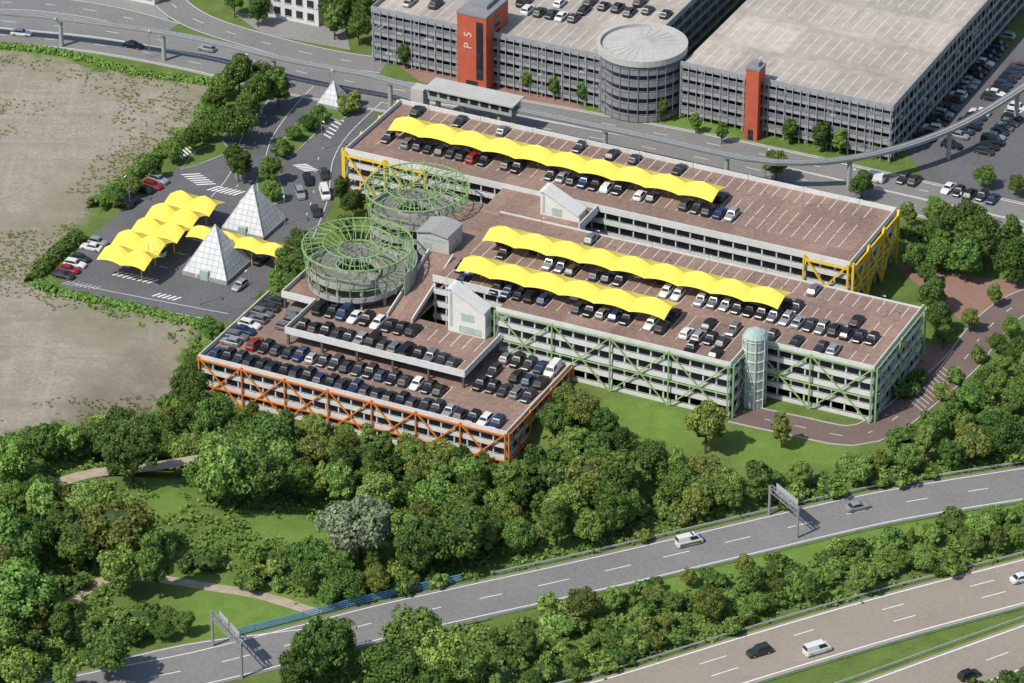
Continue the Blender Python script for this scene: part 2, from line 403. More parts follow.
sheet('pavement', [(893, 264), (985, 278), (1060, 286), (1060, 302), (1000, 312), (972, 330), (930, 295)], M['redpave'], .03)
sheet('pavement', [(926, 344), (966, 344), (942, 378), (905, 407), (895, 402)], M['redpave'], .03)
sheet('pavement', [(770, 414), (870, 430), (868, 442), (785, 434), (745, 420)], M['redpave'], .03)
PLAZA = [(278, 93), (335, 88), (385, 102), (352, 150), (336, 195), (322, 225), (300, 262), (262, 292), (232, 322), (60, 287), (72, 255), (108, 222), (172, 172), (218, 140), (250, 112)]
sheet('plaza', PLAZA, M['asph'], .04)
ppx = polyw(PLAZA)
road('access_road', [(300, 84), (276, 110), (256, 140), (245, 175), (225, 200)], 7, M['asph'], .055, [(0, .14, (2, 3)), (3.2, .14, None), (-3.2, .14, None)])
road('access_road', [(368, 100), (335, 132), (318, 160), (312, 200), (296, 240)], 7, M['asph'], .055, [(0, .14, (2, 3)), (3.2, .14, None)])
road('access_road', [(70, 288), (140, 302), (225, 318)], 4, M['asph'], .055, [(1.7, .14, None), (-1.7, .14, None)])
mb = MB()
def hatch(px0, px1, n, ln, wd=.5):
    A = P(*px0); B = P(*px1); d = (B - A).normalized(); nn = Vector((-d.y, d.x, 0)); nn = (nn + d * .6).normalized()
    for k in range(n):
        c = A + (B - A) * (k + .5) / n
        mb.face([c - d * wd / 2, c + d * wd / 2, c + d * wd / 2 + nn * ln, c - d * wd / 2 + nn * ln])
hatch((180, 174), (198, 186), 6, 4); hatch((205, 190), (235, 196), 7, 3); hatch((182, 160), (195, 150), 5, 3); hatch((292, 165), (305, 172), 5, 3); hatch((330, 140), (345, 120), 6, 2.5); hatch((110, 275), (150, 284), 8, 2.5)
hatch((150, 296), (175, 301), 5, 2); hatch((60, 284), (95, 290), 8, 2, .15); hatch((908, 402), (944, 366), 11, -4.5, .14)
for v in range(len(mb.v)): mb.v[v] = (mb.v[v][0], mb.v[v][1], .075)
struct(mb.build('road_markings', M['line']))
for i, px in enumerate(([(276, 152), (290, 128), (318, 110), (331, 118), (312, 138), (290, 158)], [(256, 180), (266, 166), (280, 180), (286, 200), (272, 206), (258, 196)],
           [(312, 112), (322, 96), (352, 94), (362, 106), (340, 122)], [(180, 170), (196, 150), (222, 140), (232, 152), (212, 160), (196, 166)], [(230, 152), (246, 150), (248, 172), (236, 180)])):
    pts = [P(x, y) for x, y in px]
    ar = sum(pts[k].x * pts[(k + 1) % len(pts)].y - pts[(k + 1) % len(pts)].x * pts[k].y for k in range(len(pts)))
    if ar < 0: pts.reverse()
    c = sum(pts, Vector()) / len(pts)
    mb = MB(); mb.prism([p + Vector((0, 0, .0)) for p in pts], [p + Vector((0, 0, .14)) for p in pts], 0)
    q = [p + (c - p).normalized() * .35 + Vector((0, 0, .18)) for p in pts]
    mb.prism([p - Vector((0, 0, .1)) for p in q], q, 1)
    struct(mb.build('ground_island', [M['kerb'], M['turf']]))
sheet('parking_ground', [(905, 150), (1050, 10), (1050, 222), (935, 195)], M['asph'], .03)
road('path', [(50, 486), (80, 476), (110, 471), (150, 467), (200, 459)], 3.0, M['path'], .05)
road('path', [(62, 612), (84, 592), (104, 580), (150, 578), (215, 588), (262, 596), (320, 614)], 2.4, M['path'], .05, excl=True)
sheet('pavement', [(395, 62), (560, 95), (590, 112), (540, 105), (420, 82)], M['redpave'], .03)

# ------------------------------------------------------------ garages
def garage(root, poly, zt, zb, lev, deckm, wm, rows=(), braces=None, band=(.3, .75), colstep=6.0, skip=(), parapet=1.0, inner=True, colm=None, thick=.22, nopar=(), rails=0, colw=.2, boff=.8):
    n = len(poly); braces = braces or {}
    zs = []; z = zt - lev
    while z > zb + .5: zs.append(z); z -= lev
    mb = MB(); mb.prism([W(s, r, zt - .3) for s, r in poly], [W(s, r, zt) for s, r in poly])
    for (s0, s1, r, pitch, ln) in rows:
        k = 0
        while s0 + k * pitch <= s1 + .01:
            s = s0 + k * pitch; k += 1
            mb.face([W(s - .06, r - ln / 2, zt + .02), W(s + .06, r - ln / 2, zt + .02), W(s + .06, r + ln / 2, zt + .02), W(s - .06, r + ln / 2, zt + .02)], 1)
    mb.build('roof_deck', [deckm, M['line']], root)
    def inset(k):
        out = []
        for i in range(n):
            p = poly[i]; a = poly[i - 1]; c = poly[(i + 1) % n]
            d1 = Vector((p[0] - a[0], p[1] - a[1])).normalized(); d2 = Vector((c[0] - p[0], c[1] - p[1])).normalized()
            out.append((p[0] - k * (d1.y + d2.y), p[1] + k * (d1.x + d2.x)))
        return out
    q = inset(.02)
    for z in zs:
        mb = MB(); mb.prism([W(s, r, z - .3) for s, r in q], [W(s, r, z) for s, r in q]); mb.build('floor_slab', M['slab'], root)
    if inner:
        q = inset(7.0); mb = MB(); mb.prism([W(s, r, zb) for s, r in q], [W(s, r, zt - .35) for s, r in q]); mb.build('inner_shade_box', M['dark'], root)  # dark box added for the shade deep inside the open decks
    for i in range(n):
        if i in skip: continue
        p = Vector(poly[i]); c = Vector(poly[(i + 1) % n]); d = c - p; L = d.length; d.normalize(); nn = Vector((d.y, -d.x))
        e = poly[(i + 2) % n]; d2 = (Vector(e) - c).normalized(); conv = d.x * d2.y - d.y * d2.x > 0
        e1 = L + (thick if conv else -thick)
        def eb(mb, a, b_, o0, o1, z0, z1):
            pts = [p + d * a + nn * o1, p + d * b_ + nn * o1, p + d * b_ + nn * o0, p + d * a + nn * o0]
            mb.hexa([W(x.x, x.y, z0) for x in pts], [W(x.x, x.y, z1) for x in pts])
        mb = MB(); eb(mb, 0, e1, 0, thick, zt - .45, zt + (.3 if i in nopar else parapet)); mb.build('parapet', wm, root)
        for z in zs:
            mb = MB(); eb(mb, 0, e1, .001, thick, z - band[0], z + band[1]); fb = mb.build('floor_band', wm, root)
            for kk in range(rails):
                mb = MB(); zz = z + band[1] + .22 + kk * .28; eb(mb, 0, e1, .06, .14, zz, zz + .09); mb.build('railing_bar', M['rail'], fb)
        k = max(1, round(L / colstep))
        for j in range(k + 1):
            a = min(max(j * L / k, .3), L - .3); mb = MB(); eb(mb, a - colw, a + colw, -.45, -.05, zb, zt - .31); mb.build('column', colm or wm, root)
        if i in braces:
            bm_, nb, only, wid, chords = braces[i]; off = boff
            P3 = lambda a, z: W(*(p + d * a + nn * off), z)
            for j in range(nb + 1):
                if only and not (j in only or j - 1 in only): continue
                a = L * j / nb; mb = MB(); mb.bar(P3(a, zb), P3(a, zt + .7), wid * 1.15)
                for z in (zs[:2] + [zt]): mb.bar(P3(a, z - .1), W(*(p + d * a + nn * .1), z - .1), wid * .6)
                mb.build('brace_post', bm_, root)
            for j in range(nb):
                if only and j not in only: continue
                a0 = L * j / nb; a1 = L * (j + 1) / nb; mb = MB()
                zb2 = max(zb, zt - lev * 4.1)
                mb.bar(P3(a0, zb2 + .2), P3(a1, zt + .5), wid); mb.bar(P3(a0, zt + .5) + Vector((0, 0, .02)), P3(a1, zb2 + .2), wid * .97)
                for z in chords: mb.bar(P3(a0, z), P3(a1, z), wid * .9)
                mb.build('cross_brace', bm_, root)
YZ = 11.6; GZ = 11.2; OZ = 2.8; TZ = 5.8
yg = thing('parking_garage', 'long parking garage with yellow cross braced steel end, below the grey station', 'parking garage', W(5, 44, 0))
garage(yg, [(-50, 45.5), (61.3, 45.5), (61.3, 70.2), (-50, 70.2)], YZ, 0, 2.8, M['deck'], M['white'], band=(.25, .7), rails=1, colstep=3.1, colw=.12,
       rows=[(-46, 58, 53.9, 2.5, 4.8), (-46, 58, 59.3, 2.5, 4.8), (-46, 58, 67.6, 2.5, 4.8)],
       braces={0: (M['yellow'], 12, (0, 1, 11), .32, (11.2,)), 1: (M['yellow'], 3, None, .40, (11.2, 6.0)), 3: (M['yellow'], 3, None, .36, (11.2,))})
gg = thing('parking_garage', 'large parking garage with pale green cross braced front and glass stair tower', 'parking garage', W(40, 0, 0))
GP = [(6.6, 0), (55.3, 0), (55.3, 10.5), (80, 10.5), (80, 36.2), (-10, 36.2), (-10, 6), (6.6, 6)]
garage(gg, GP, GZ, -5, 2.8, M['deck'], M['white'], band=(.25, .75), rails=1, colstep=2.7, colw=.14,
       rows=[(-8, 54, 7.3, 2.5, 4.8), (-8, 54, 12.4, 2.5, 4.8), (-8, 78, 20.4, 2.5, 4.8), (-8, 78, 25.5, 2.5, 4.8), (10, 78, 33.6, 2.5, 4.8), (57, 78, 13.4, 2.5, 4.8)],
       braces={0: (M['greenlt'], 4, None, .22, (11.5, 5.4)), 1: (M['greenlt'], 1, None, .2, (11.5,)), 2: (M['greenlt'], 2, None, .24, (11.5, 5.4)), 3: (M['greenlt'], 2, None, .24, (11.5, 5.4))}, skip=(5, 7), nopar=(4,))
mb = MB(); mb.hexa([W(-14, 36.2, GZ - .3), W(7, 36.2, GZ - .3), W(7, 45.3, YZ - .3), W(-14, 45.3, YZ - .3)], [W(-14, 36.2, GZ), W(7, 36.2, GZ), W(7, 45.3, YZ), W(-14, 45.3, YZ)]); mb.build('link_deck', M['deck'], gg)
mb = MB(); mb.box(7, 7.25, 36.5, 45.2, GZ - .4, YZ + 1.0); mb.build('parapet', M['white'], gg)
og = thing('parking_garage', 'lower parking garage with orange cross braced steel front and stepped roof', 'parking garage', W(-10, -28, 0))
OE = 22.4
garage(og, [(-43, -28.2), (OE, -28.2), (OE, -.5), (-43, -.5)], OZ, -6, 2.6, M['deck'], M['white'], band=(.22, .62), rails=1, colstep=2.7, colw=.12, boff=.55,
       rows=[(-42, 21.5, -25.7, 2.5, 4.8), (-29.5, 7.8, -18.8, 2.5, 4.8), (9, 21.5, -3.2, 2.5, 4.8), (9, 21.5, -14, 2.5, 4.8)],
       braces={0: (M['orange'], 7, None, .24, (3.0, -2.6)), 1: (M['orange'], 3, None, .24, (3.0, -2.6)), 3: (M['orange'], 3, None, .24, (3.0,))}, skip=(2,))
garage(og, [(-30.6, -16.2), (7.7, -16.2), (7.7, -.8), (-10, -.8), (-10, 16), (-38, 16), (-38, -4), (-30.6, -4)], TZ, OZ + .005, 3.3, M['deck'], M['white'],
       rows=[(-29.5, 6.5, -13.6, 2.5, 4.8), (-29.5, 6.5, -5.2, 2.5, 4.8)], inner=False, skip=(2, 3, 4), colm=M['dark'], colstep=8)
mb = MB(); a0, a1 = -15.6, -10.02
mb.hexa([W(a0, -3, TZ - .3), W(a1, -3, TZ - .3), W(a1, 15, GZ - .3), W(a0, 15, GZ - .3)], [W(a0, -3, TZ + .03), W(a1, -3, TZ + .03), W(a1, 15, GZ), W(a0, 15, GZ)], 0)
for s in (a0, a1 - .25): mb.hexa([W(s, -3, TZ), W(s + .25, -3, TZ), W(s + .25, 15, GZ), W(s, 15, GZ)], [W(s, -3, TZ + 1), W(s + .25, -3, TZ + 1), W(s + .25, 15, GZ + 1), W(s, 15, GZ + 1)], 1)
mb.box(a0, a1, 15, 24, GZ - .3, GZ - .004, 0); mb.box(-18.5, a1, 24, 38, GZ - .3, GZ - .006, 0)
tag(mb.build('connecting_ramp', [M['deck'], M['white']], origin=W(-13, 5, 6)), 'sloping deck ramp joining the garage roofs beside the spiral ramps', 'ramp')

# ------------------------------------------------------------ spiral ramps
def helix(s, r, R, z0, z1, label, ph, N=26):
    c = W(s, r); t = thing('spiral_ramp', label, 'spiral ramp', (c.x, c.y, 0)); n = int((z1 - z0) / 3.1 * 40)
    pt = lambda R_, k, dz: Vector((c.x + R_ * math.cos(ph + 2 * PI * k / 40), c.y + R_ * math.sin(ph + 2 * PI * k / 40), z0 + 3.1 * k / 40 + dz))
    mb, mo, mi = MB(), MB(), MB(); Ri = R * .46
    for k in range(n):
        mb.hexa([pt(Ri, k, -.3), pt(R, k, -.3), pt(R, k + 1, -.3), pt(Ri, k + 1, -.3)], [pt(Ri, k, 0), pt(R, k, 0), pt(R, k + 1, 0), pt(Ri, k + 1, 0)])
        mo.hexa([pt(R, k, -.4), pt(R + .22, k, -.4), pt(R + .22, k + 1, -.4), pt(R, k + 1, -.4)], [pt(R, k, .65), pt(R + .22, k, .65), pt(R + .22, k + 1, .65), pt(R, k + 1, .65)])
        mi.hexa([pt(Ri - .25, k, -.4), pt(Ri, k, -.4), pt(Ri, k + 1, -.4), pt(Ri - .25, k + 1, -.4)], [pt(Ri - .25, k, .65), pt(Ri, k, .65), pt(Ri, k + 1, .65), pt(Ri - .25, k + 1, .65)])
    mb.build('ramp_surface', M['deck_grey'], t); mo.build('outer_parapet', M['midcon'], t); mi.build('inner_parapet', M['midcon'], t)
    mb = MB(); mb.cyl((c.x, c.y), R - 2.2, 0, z0 + .2, 40); mb.build('base_drum', M['concrete'], t)
    q = lambda RR, z, aa: Vector((c.x + RR * math.cos(aa), c.y + RR * math.sin(aa), z))
    for k in range(12):
        a = 2 * PI * k / 12 + .1; mb = MB(); mb.bar(q(R - .5, 0, a), q(R - .5, z1 - 1.2, a), .4); mb.build('column', M['midcon'], t)
    for k, (RR, zz, rad) in enumerate(((R + 1.2, z1 + 4.0, .12), (R + .8, z1 + 1.6, .08), (R + .5, z1 - .8, .07), (R * .70, z1 + 4.5, .08), (R * .40, z1 + 2.9, .11), (R * .40, z1 + 1.2, .08))):
        mb = MB(); mb.ringtube(c, RR, zz, rad, 48); mb.build('steel_ring', M['green'], t)
    for k in range(N):
        a = 2 * PI * k / N; a2 = 2 * PI * (k + .5) / N
        prof = [(R + .35, z1 - 3.5), (R + 1.2, z1 + 4.0), (R * .70, z1 + 4.5), (R * .40, z1 + 2.9), (R * .40, z1 + .4)]
        mb = MB()
        for (ra, za), (rb, zb_) in zip(prof, prof[1:]): mb.bar(q(ra, za, a), q(rb, zb_, a), .13)
        mb.bar(q(R + 1.2, z1 + 4.0, a), q(R + 1.4, z1 + 5.1, a), .09)
        mb.bar(q(R * .40, z1 + 2.9, a), q(R * .37, z1 + 4.3, a), .08)
        mb.bar(q(R + .8, z1 + 1.6, a), q(R + 1.2, z1 + 4.0, a2), .075); mb.bar(q(R + 1.2, z1 + 4.0, a2), q(R + .8, z1 + 1.6, a + 2 * PI / N), .075)
        mb.bar(q(R + 1.2, z1 + 4.0, a2), q(R * .70, z1 + 4.5, a), .07)
        mb.build('steel_hoop', M['green'], t)
    return t
helix(-26.2, 5.4, 9.7, 5.9, 11.3, 'front spiral ramp under a green steel crown, behind the orange garage roof', .5)
helix(-26.4, 31.3, 9.3, 3.0, 11.6, 'rear spiral ramp under a green steel crown, left of the yellow garage', .8)
c = W(-26.2, 5.4); mb = MB(); mb.annulus(c, 11.5, 11.65, TZ, 12.2, 16, 0, -.65, .75)
for k in range(9):
    a = -.65 + 1.4 * k / 8; mb.bar((c.x + 11.7 * math.cos(a), c.y + 11.7 * math.sin(a), TZ), (c.x + 11.7 * math.cos(a), c.y + 11.7 * math.sin(a), 12.4), .12, 1)
tag(mb.build('glass_screen', [M['paleglass'], M['greenlt']], origin=(c.x + 11, c.y, TZ)), 'curved pale glass screen wrapping right side of front spiral ramp', 'glass screen')

# ------------------------------------------------------------ stair buildings
def gable(name, label, s0, s1, r0, r1, z0, prof, mt, roofm, win=()):
    t = thing(name, label, 'stair building', W((s0 + s1) / 2, (r0 + r1) / 2, z0))
    a = [W(s0 + (s1 - s0) * f, r0, z) for f, z in prof]; b_ = [W(s0 + (s1 - s0) * f, r1, z) for f, z in prof]
    mb = MB(); A = [W(s0, r0, z0), W(s1, r0, z0)] + a[::-1]; B = [W(s0, r1, z0), W(s1, r1, z0)] + b_[::-1]
    mb.prism(A[::-1], B[::-1]); bm = bmesh.new(); o = mb.build('wall', mt, t); bm.from_mesh(o.data); bmesh.ops.recalc_face_normals(bm, faces=bm.faces); bm.to_mesh(o.data); bm.free()
    mb = MB()
    for i in range(len(a) - 1):
        up = Vector((0, 0, .25)); e = -VD * .45; g = VD * .45; lo = Vector((0, 0, .01))
        mb.hexa([a[i] + e + lo, a[i + 1] + e + lo, b_[i + 1] + g + lo, b_[i] + g + lo], [a[i] + e + up, a[i + 1] + e + up, b_[i + 1] + g + up, b_[i] + g + up])
    mb.build('roof', roofm, t)
    for (f0, f1, za, zc, side_) in win:
        mb = MB()
        if side_ == 'front': mb.box(s0 + (s1 - s0) * f0, s0 + (s1 - s0) * f1, r0 - .06, r0 - .003, za, zc)
        else: mb.box(s1 + .003, s1 + .06, r0 + (r1 - r0) * f0, r0 + (r1 - r0) * f1, za, zc)
        mb.build('window', M['paleglass'], t)
    return t
gable('stair_building', 'white wedge shaped stair building at left end of green garage front', -2.6, 5.4, -2.4, .2, OZ, [(0, 15.2), (.10, 15.2), (1, 11.4)], M['offwhite'], M['offwhite'], [(.06, .12, 7, 14.4, 'front'), (.3, .9, TZ + .3, TZ + 1.8, 'front'), (.36, .7, 8.8, 10.4, 'front'), (.2, .8, 8, 10.6, 'side')])
gable('stair_building', 'white wedge shaped stair building between the canopied garage roofs', -2.6, 6.0, 39.0, 42.0, GZ - 6, [(0, 16.6), (.10, 16.6), (1, 12.8)], M['offwhite'], M['offwhite'], [(.06, .11, 11.7, 15.8, 'front'), (.3, .55, 11.7, 13.4, 'front'), (.2, .8, 11.7, 12.4, 'side')])
gable('stair_tower', 'plain grey concrete tower with pitched roof between the two spiral ramps', -18.6, -11.6, 16, 22, 3, [(0, 14.8), (.45, 15.5), (1, 14.9)], M['palecon'], M['concrete'], [(.1, .9, 13.6, 14.2, 'front'), (.2, .45, 11.5, 13.0, 'front'), (.3, .7, 11.6, 13.5, 'side')])
c = P(753, 404); t = thing('glass_tower', 'round glass stair tower with domed top in the notch of green garage', 'stair tower', (c.x, c.y, 0))
mb = MB(); mb.cyl((c.x, c.y), 2.15, 0, 15.0, 16); mb.build('glass_shaft', M['paleglass'], t)
for k in range(7):
    mb = MB(); mb.annulus(c, 2.17, 2.32, 1.8 + k * 2.1, 2.0 + k * 2.1, 16); mb.build('floor_ring', M['white'], t)
for k in range(8):
    a = k * PI / 4; mb = MB(); mb.bar((c.x + 2.36 * math.cos(a), c.y + 2.36 * math.sin(a), 0), (c.x + 2.36 * math.cos(a), c.y + 2.36 * math.sin(a), 15.2), .12); mb.build('mullion', M['white'], t)
mb = MB(); mb.cyl((c.x, c.y), 2.4, 15.05, 15.9, 16, R1=1.9); mb.cyl((c.x, c.y), 1.9, 15.9, 16.5, 16, R1=.8); mb.build('dome', M['paleglass'], t)
mb = MB(); mb.bar(W(52, 3, GZ - .2), (c.x, c.y, GZ - .2), 2.2, h=.3); mb.build('footbridge', M['concrete'], t)

# ------------------------------------------------------------ canopies
def canopy(p, q, wd, n, zb, pk, label, group=None, base=0):
    A = W(*p); B = W(*q); e = (B - A); L = e.length; e.normalize(); f = Vector((-e.y, e.x, 0)); mid_ = (A + B) / 2
    t = thing('tensile_canopy', label, 'canopy', (mid_.x, mid_.y, base), group)
    mb = MB(); NT, NQ = 12, 14; rows_ = []
    for i in range(n * NT + 1):
        tt = (i % NT) / NT; par = 4 * tt * (1 - tt); rg = .46 + .54 * (.55 * math.sin(PI * tt) + .45 * (1 - abs(2 * tt - 1)))
        row = []
        for j in range(NQ + 1):
            qv = -1 + 2 * j / NQ; hw = wd / 2 * (1 - .10 * par)
            z = zb + pk * rg * (.25 * (1 - qv * qv) + .75 * (1 - abs(qv)) ** 1.12) + .32 * par * abs(qv) ** 3
            pt = A + e * (L * i / (n * NT)) + f * (qv * hw); row.append(len(mb.v)); mb.v.append((pt.x, pt.y, z))
        rows_.append(row)
    for i in range(len(rows_) - 1):
        for j in range(NQ):
            mb.f.append([rows_[i][j], rows_[i + 1][j], rows_[i + 1][j + 1], rows_[i][j + 1]]); mb.m.append(0)
    mb.build('membrane', M['membrane'], t, False)
    for k in range(n):
        c = A + e * (L * (k + .5) / n); mb = MB(); mb.tube((c.x, c.y, base), (c.x, c.y, zb + pk * .93), .12)
        for sgn in (-1, 1):
            g = A + e * (L * (k + (0 if sgn < 0 else 1)) / n); mb.bar((c.x, c.y, base + 2.0), (g.x, g.y, zb + pk * .4), .08)
        mb.build('mast', M['yellow'], t)
    return t
canopy((-44.5, 57), (28.5, 57), 7.2, 10, 14.2, 2.3, 'longest yellow tensile canopy on the yellow garage roof', base=YZ)
canopy((-6, 23), (56.8, 23), 7.2, 9, 14.0, 2.3, 'rear yellow tensile canopy on the green garage roof', base=GZ)
canopy((-5.2, 9.8), (39, 9.8), 7.2, 6, 14.0, 2.3, 'front shorter yellow tensile canopy on the green garage roof', base=GZ)
for i, (r, o) in enumerate(((23.6, .6), (17.2, 0), (10.8, .4), (4.4, -.3), (-2.0, .3))):
    canopy((-80 + o, r), (-69 + o, r), 6.9, 2, 4.4, 2.6, f'small yellow tent canopy, {ordw(i + 1)} from the back over the toll lanes', 'tent canopies over the toll lanes')
canopy((-68.4, 13.2), (-46.5, 13.2), 5.6, 4, 4.5, 1.9, 'narrow yellow tensile canopy running between the two large pyramids')

# ------------------------------------------------------------ pyramids
def pyramid(px, py, side_, h, label):
    c = P(px, py); t = thing('pyramid_pavilion', label, 'pyramid', (c.x, c.y, 0)); s, r = SR(c.x, c.y); a = side_ / 2
    base = [W(s - a, r - a, .9), W(s + a, r - a, .9), W(s + a, r + a, .9), W(s - a, r + a, .9)]; ap = W(s, r, h)
    me = bpy.data.meshes.new('panel_shell'); v = []; fs = []; uv = []
    sl_ = math.hypot(a, h - .9)
    for k in range(4):
        p, q = base[k], base[(k + 1) % 4]; v += [tuple(x - c) for x in (p, q, ap)]; fs.append((3 * k, 3 * k + 1, 3 * k + 2)); uv += [(0, 0), (side_, 0), (a, sl_)]
    me.from_pydata(v, [], fs); ul = me.uv_layers.new(); ul.data.foreach_set('uv', [x for p in uv for x in p]); me.materials.append(M['pyr'])
    o = bpy.data.objects.new('panel_shell', me); COL.objects.link(o); o.parent = t; ORG[o.name] = ORG[t.name]
    mb = MB(); mb.box(s - a - .15, s + a + .15, r - a - .15, r + a + .15, 0, .88); mb.build('base_wall', M['concrete'], t)
    for k in range(4):
        mb = MB(); mb.bar(base[k], ap, .14); mb.build('edge_beam', M['white'], o)
    if side_ > 6:
        mb = MB(); mb.hexa([W(s - .9, r - a - .3, 0), W(s + .9, r - a - .3, 0), W(s + .9, r - a + .8, 0), W(s - .9, r - a + .8, 0)], [W(s - .9, r - a - .3, 2.1), W(s + .9, r - a - .3, 2.1), W(s + .9, r - a + .8, 2.1), W(s - .9, r - a + .8, 2.1)]); mb.build('door', M['paleglass'], t)
pyramid(217, 269, 10, 10.2, 'nearest pale panelled pyramid on the plaza, left of the front spiral ramp')
pyramid(254, 226, 9.6, 9.4, 'middle pale panelled pyramid standing behind the narrow yellow canopy')
pyramid(334, 104, 5.2, 5.6, 'small white pyramid on grass by the main road')

# ------------------------------------------------------------ large grey garage at the top
PE = 45.0
pg = thing('parking_garage', 'right wing of grey multi storey garage with wide pale empty roof', 'parking garage', W(22, 111, 0))
garage(pg, [(-3.5, 111), (PE, 111), (PE, 215), (-3.5, 215)], 12.6, 0, 2.75, M['p5roof'], M['greyscreen'], band=(.3, .55), colstep=5, inner=True, skip=(2, 3), parapet=1.0, colm=M['steel'],
       rows=[(-2, 43.5, r, 2.5, 9.6) for r in (118, 133, 148, 163, 178)])
lg = thing('parking_garage', 'left wing of grey multi storey garage behind the red stair tower', 'parking garage', W(-50, 107, 0))
garage(lg, [(-76, 107), (-14, 107), (-14, 215), (-76, 215)], 12.4, 0, 2.75, M['p5roof'], M['greyscreen'], band=(.3, .55), colstep=5, inner=True, skip=(2,), parapet=1.0, colm=M['steel'],
       rows=[(-74, -16, r, 2.5, 9.6) for r in (114, 129, 144, 159)])
for (g, s0, s1, r, z1, nm) in ((pg, -3.3, PE - .2, 110.6, 13.0, 26), (lg, -75.8, -14.2, 106.6, 12.8, 32)):
    for k in range(nm + 1):
        s = s0 + (s1 - s0) * k / nm; mb = MB(); mb.box(s - .06, s + .06, r - .16, r - .02, .3, z1); mb.build('screen_post', M['greypost'], g)
for k in range(24):
    r = 112 + k * 2.6; mb = MB(); mb.box(PE + .35, PE + .5, r - .06, r + .06, .3, 13.0); mb.build('screen_post', M['greypost'], pg)
for z in (12.4 - 2.75 * k for k in range(1, 5)):
    for dz in (.80, 1.06, 1.32, 1.58):
        mb = MB(); mb.box(-75.9, -14.1, 106.62, 106.72, z + dz, z + dz + .09); mb.build('screen_rail', M['greyscreen'], lg)
        mb = MB(); mb.box(-3.4, PE - .1, 110.62, 110.72, z + .2 + dz, z + .2 + dz + .09); mb.build('screen_rail', M['greyscreen'], pg)
c = P(642, 43, 14.5); t = thing('spiral_ramp', 'round grey spiral ramp tower with plain pale roof, between grey garage wings', 'spiral ramp', (c.x, c.y, 0))
R = 9.7
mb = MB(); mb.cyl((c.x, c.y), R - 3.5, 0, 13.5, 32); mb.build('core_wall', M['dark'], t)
for k in range(5):
    mb = MB(); mb.annulus(c, R - 4, R, .3 + k * 2.75, .3 + k * 2.75 + 1.0, 48); mb.build('floor_band', M['drumclad'], t)
    for dz in (1.35, 1.65, 1.95):
        mb = MB(); mb.annulus(c, R - .1, R, dz + k * 2.75, dz + .12 + k * 2.75, 48); mb.build('railing_bar', M['drumclad'], t)
mb = MB(); mb.annulus(c, R - .7, R + .25, 13.4, 14.8, 48); mb.build('rim', M['palecon'], t)
mb = MB(); mb.cyl((c.x, c.y), R - .75, 13.5, 14.1, 48); mb.cyl((c.x, c.y), R * .88, 14.11, 14.6, 48, R1=R * .2); roof = mb.build('roof', M['palecon'], t)
for k in range(24):
    a = 2 * PI * k / 24; ca, sa = math.cos(a), math.sin(a); mb = MB(); mb.bar((c.x + R * .89 * ca, c.y + R * .89 * sa, 14.13), (c.x + R * .2 * ca, c.y + R * .2 * sa, 14.63), .12, h=.1); mb.build('roof_rib', M['palecon'], roof)
for k in range(30):
    a = 2 * PI * k / 30; mb = MB(); mb.bar((c.x + (R + .12) * math.cos(a), c.y + (R + .12) * math.sin(a), 0), (c.x + (R + .12) * math.cos(a), c.y + (R + .12) * math.sin(a), 13.38), .10); mb.build('fin', M['drumclad'], t)
def redtower(px, py, z, sw, rw, label, text=None):
    c = P(px, py, z); s, r = SR(c.x, c.y); t = thing('stair_tower', label, 'stair tower', W(s + sw / 2, r + rw / 2, 0))
    mb = MB(); mb.box(s, s + sw, r, r + rw, 0, z); mb.build('wall', M['red'], t)
    mb = MB(); mb.box(s - .15, s + sw + .15, r - .15, r + rw + .15, z + .002, z + .45); rf = mb.build('roof', M['drumclad'], t)
    mb = MB(); mb.box(s + sw * .3, s + sw * .8, r + rw * .3, r + rw * .8, z + .45, z + 1.4); mb.build('roof_hatch', M['drumclad'], rf)
    for k in range(int(z / 3) - 1):
        mb = MB(); mb.box(s + sw + .003, s + sw + .05, r + rw * .38, r + rw * .62, 2 + k * 3, 4.2 + k * 3); mb.build('window', M['glass'], t)
    mb = MB(); mb.box(s + sw * .3, s + sw * .7, r - .06, r - .003, 0, 2.4); mb.build('door', M['glass'], t)
    if text:
        mb = MB(); mb.box(s + sw * .66, s + sw * .9, r - .06, r - .003, 3, z - 1.2); mb.build('window', M['glass'], t)
        for ch, dz in text:
            cu = bpy.data.curves.new('letter', 'FONT'); cu.body = ch; cu.size = 2.7; cu.align_x = 'CENTER'; cu.extrude = .03
            tmp = bpy.data.objects.new('letter', cu); COL.objects.link(tmp)
            me = bpy.data.meshes.new_from_object(tmp.evaluated_get(bpy.context.evaluated_depsgraph_get())); bpy.data.objects.remove(tmp)
            me.materials.clear(); me.materials.append(M['letter']); me.name = 'letter'
            o = bpy.data.objects.new('letter', me); COL.objects.link(o); o.parent = t
            pos = W(s + sw * .50, r - .08, z - 6.0 + dz) - ORG[t.name]
            mt = Matrix.Identity(4)
            for i in range(3): mt[i][0] = ZD[i]; mt[i][1] = -UD[i]; mt[i][2] = -VD[i]; mt[i][3] = pos[i]
            o.matrix_local = mt
redtower(457, 13, 18.0, 7, 11, 'tall red stair tower marked P 5 on the grey garage', (('P', -1.3), ('5', 1.4)))
redtower(746, 69, 16.5, 3.0, 3.6, 'slim red stair tower at the corner of pale garage roof')

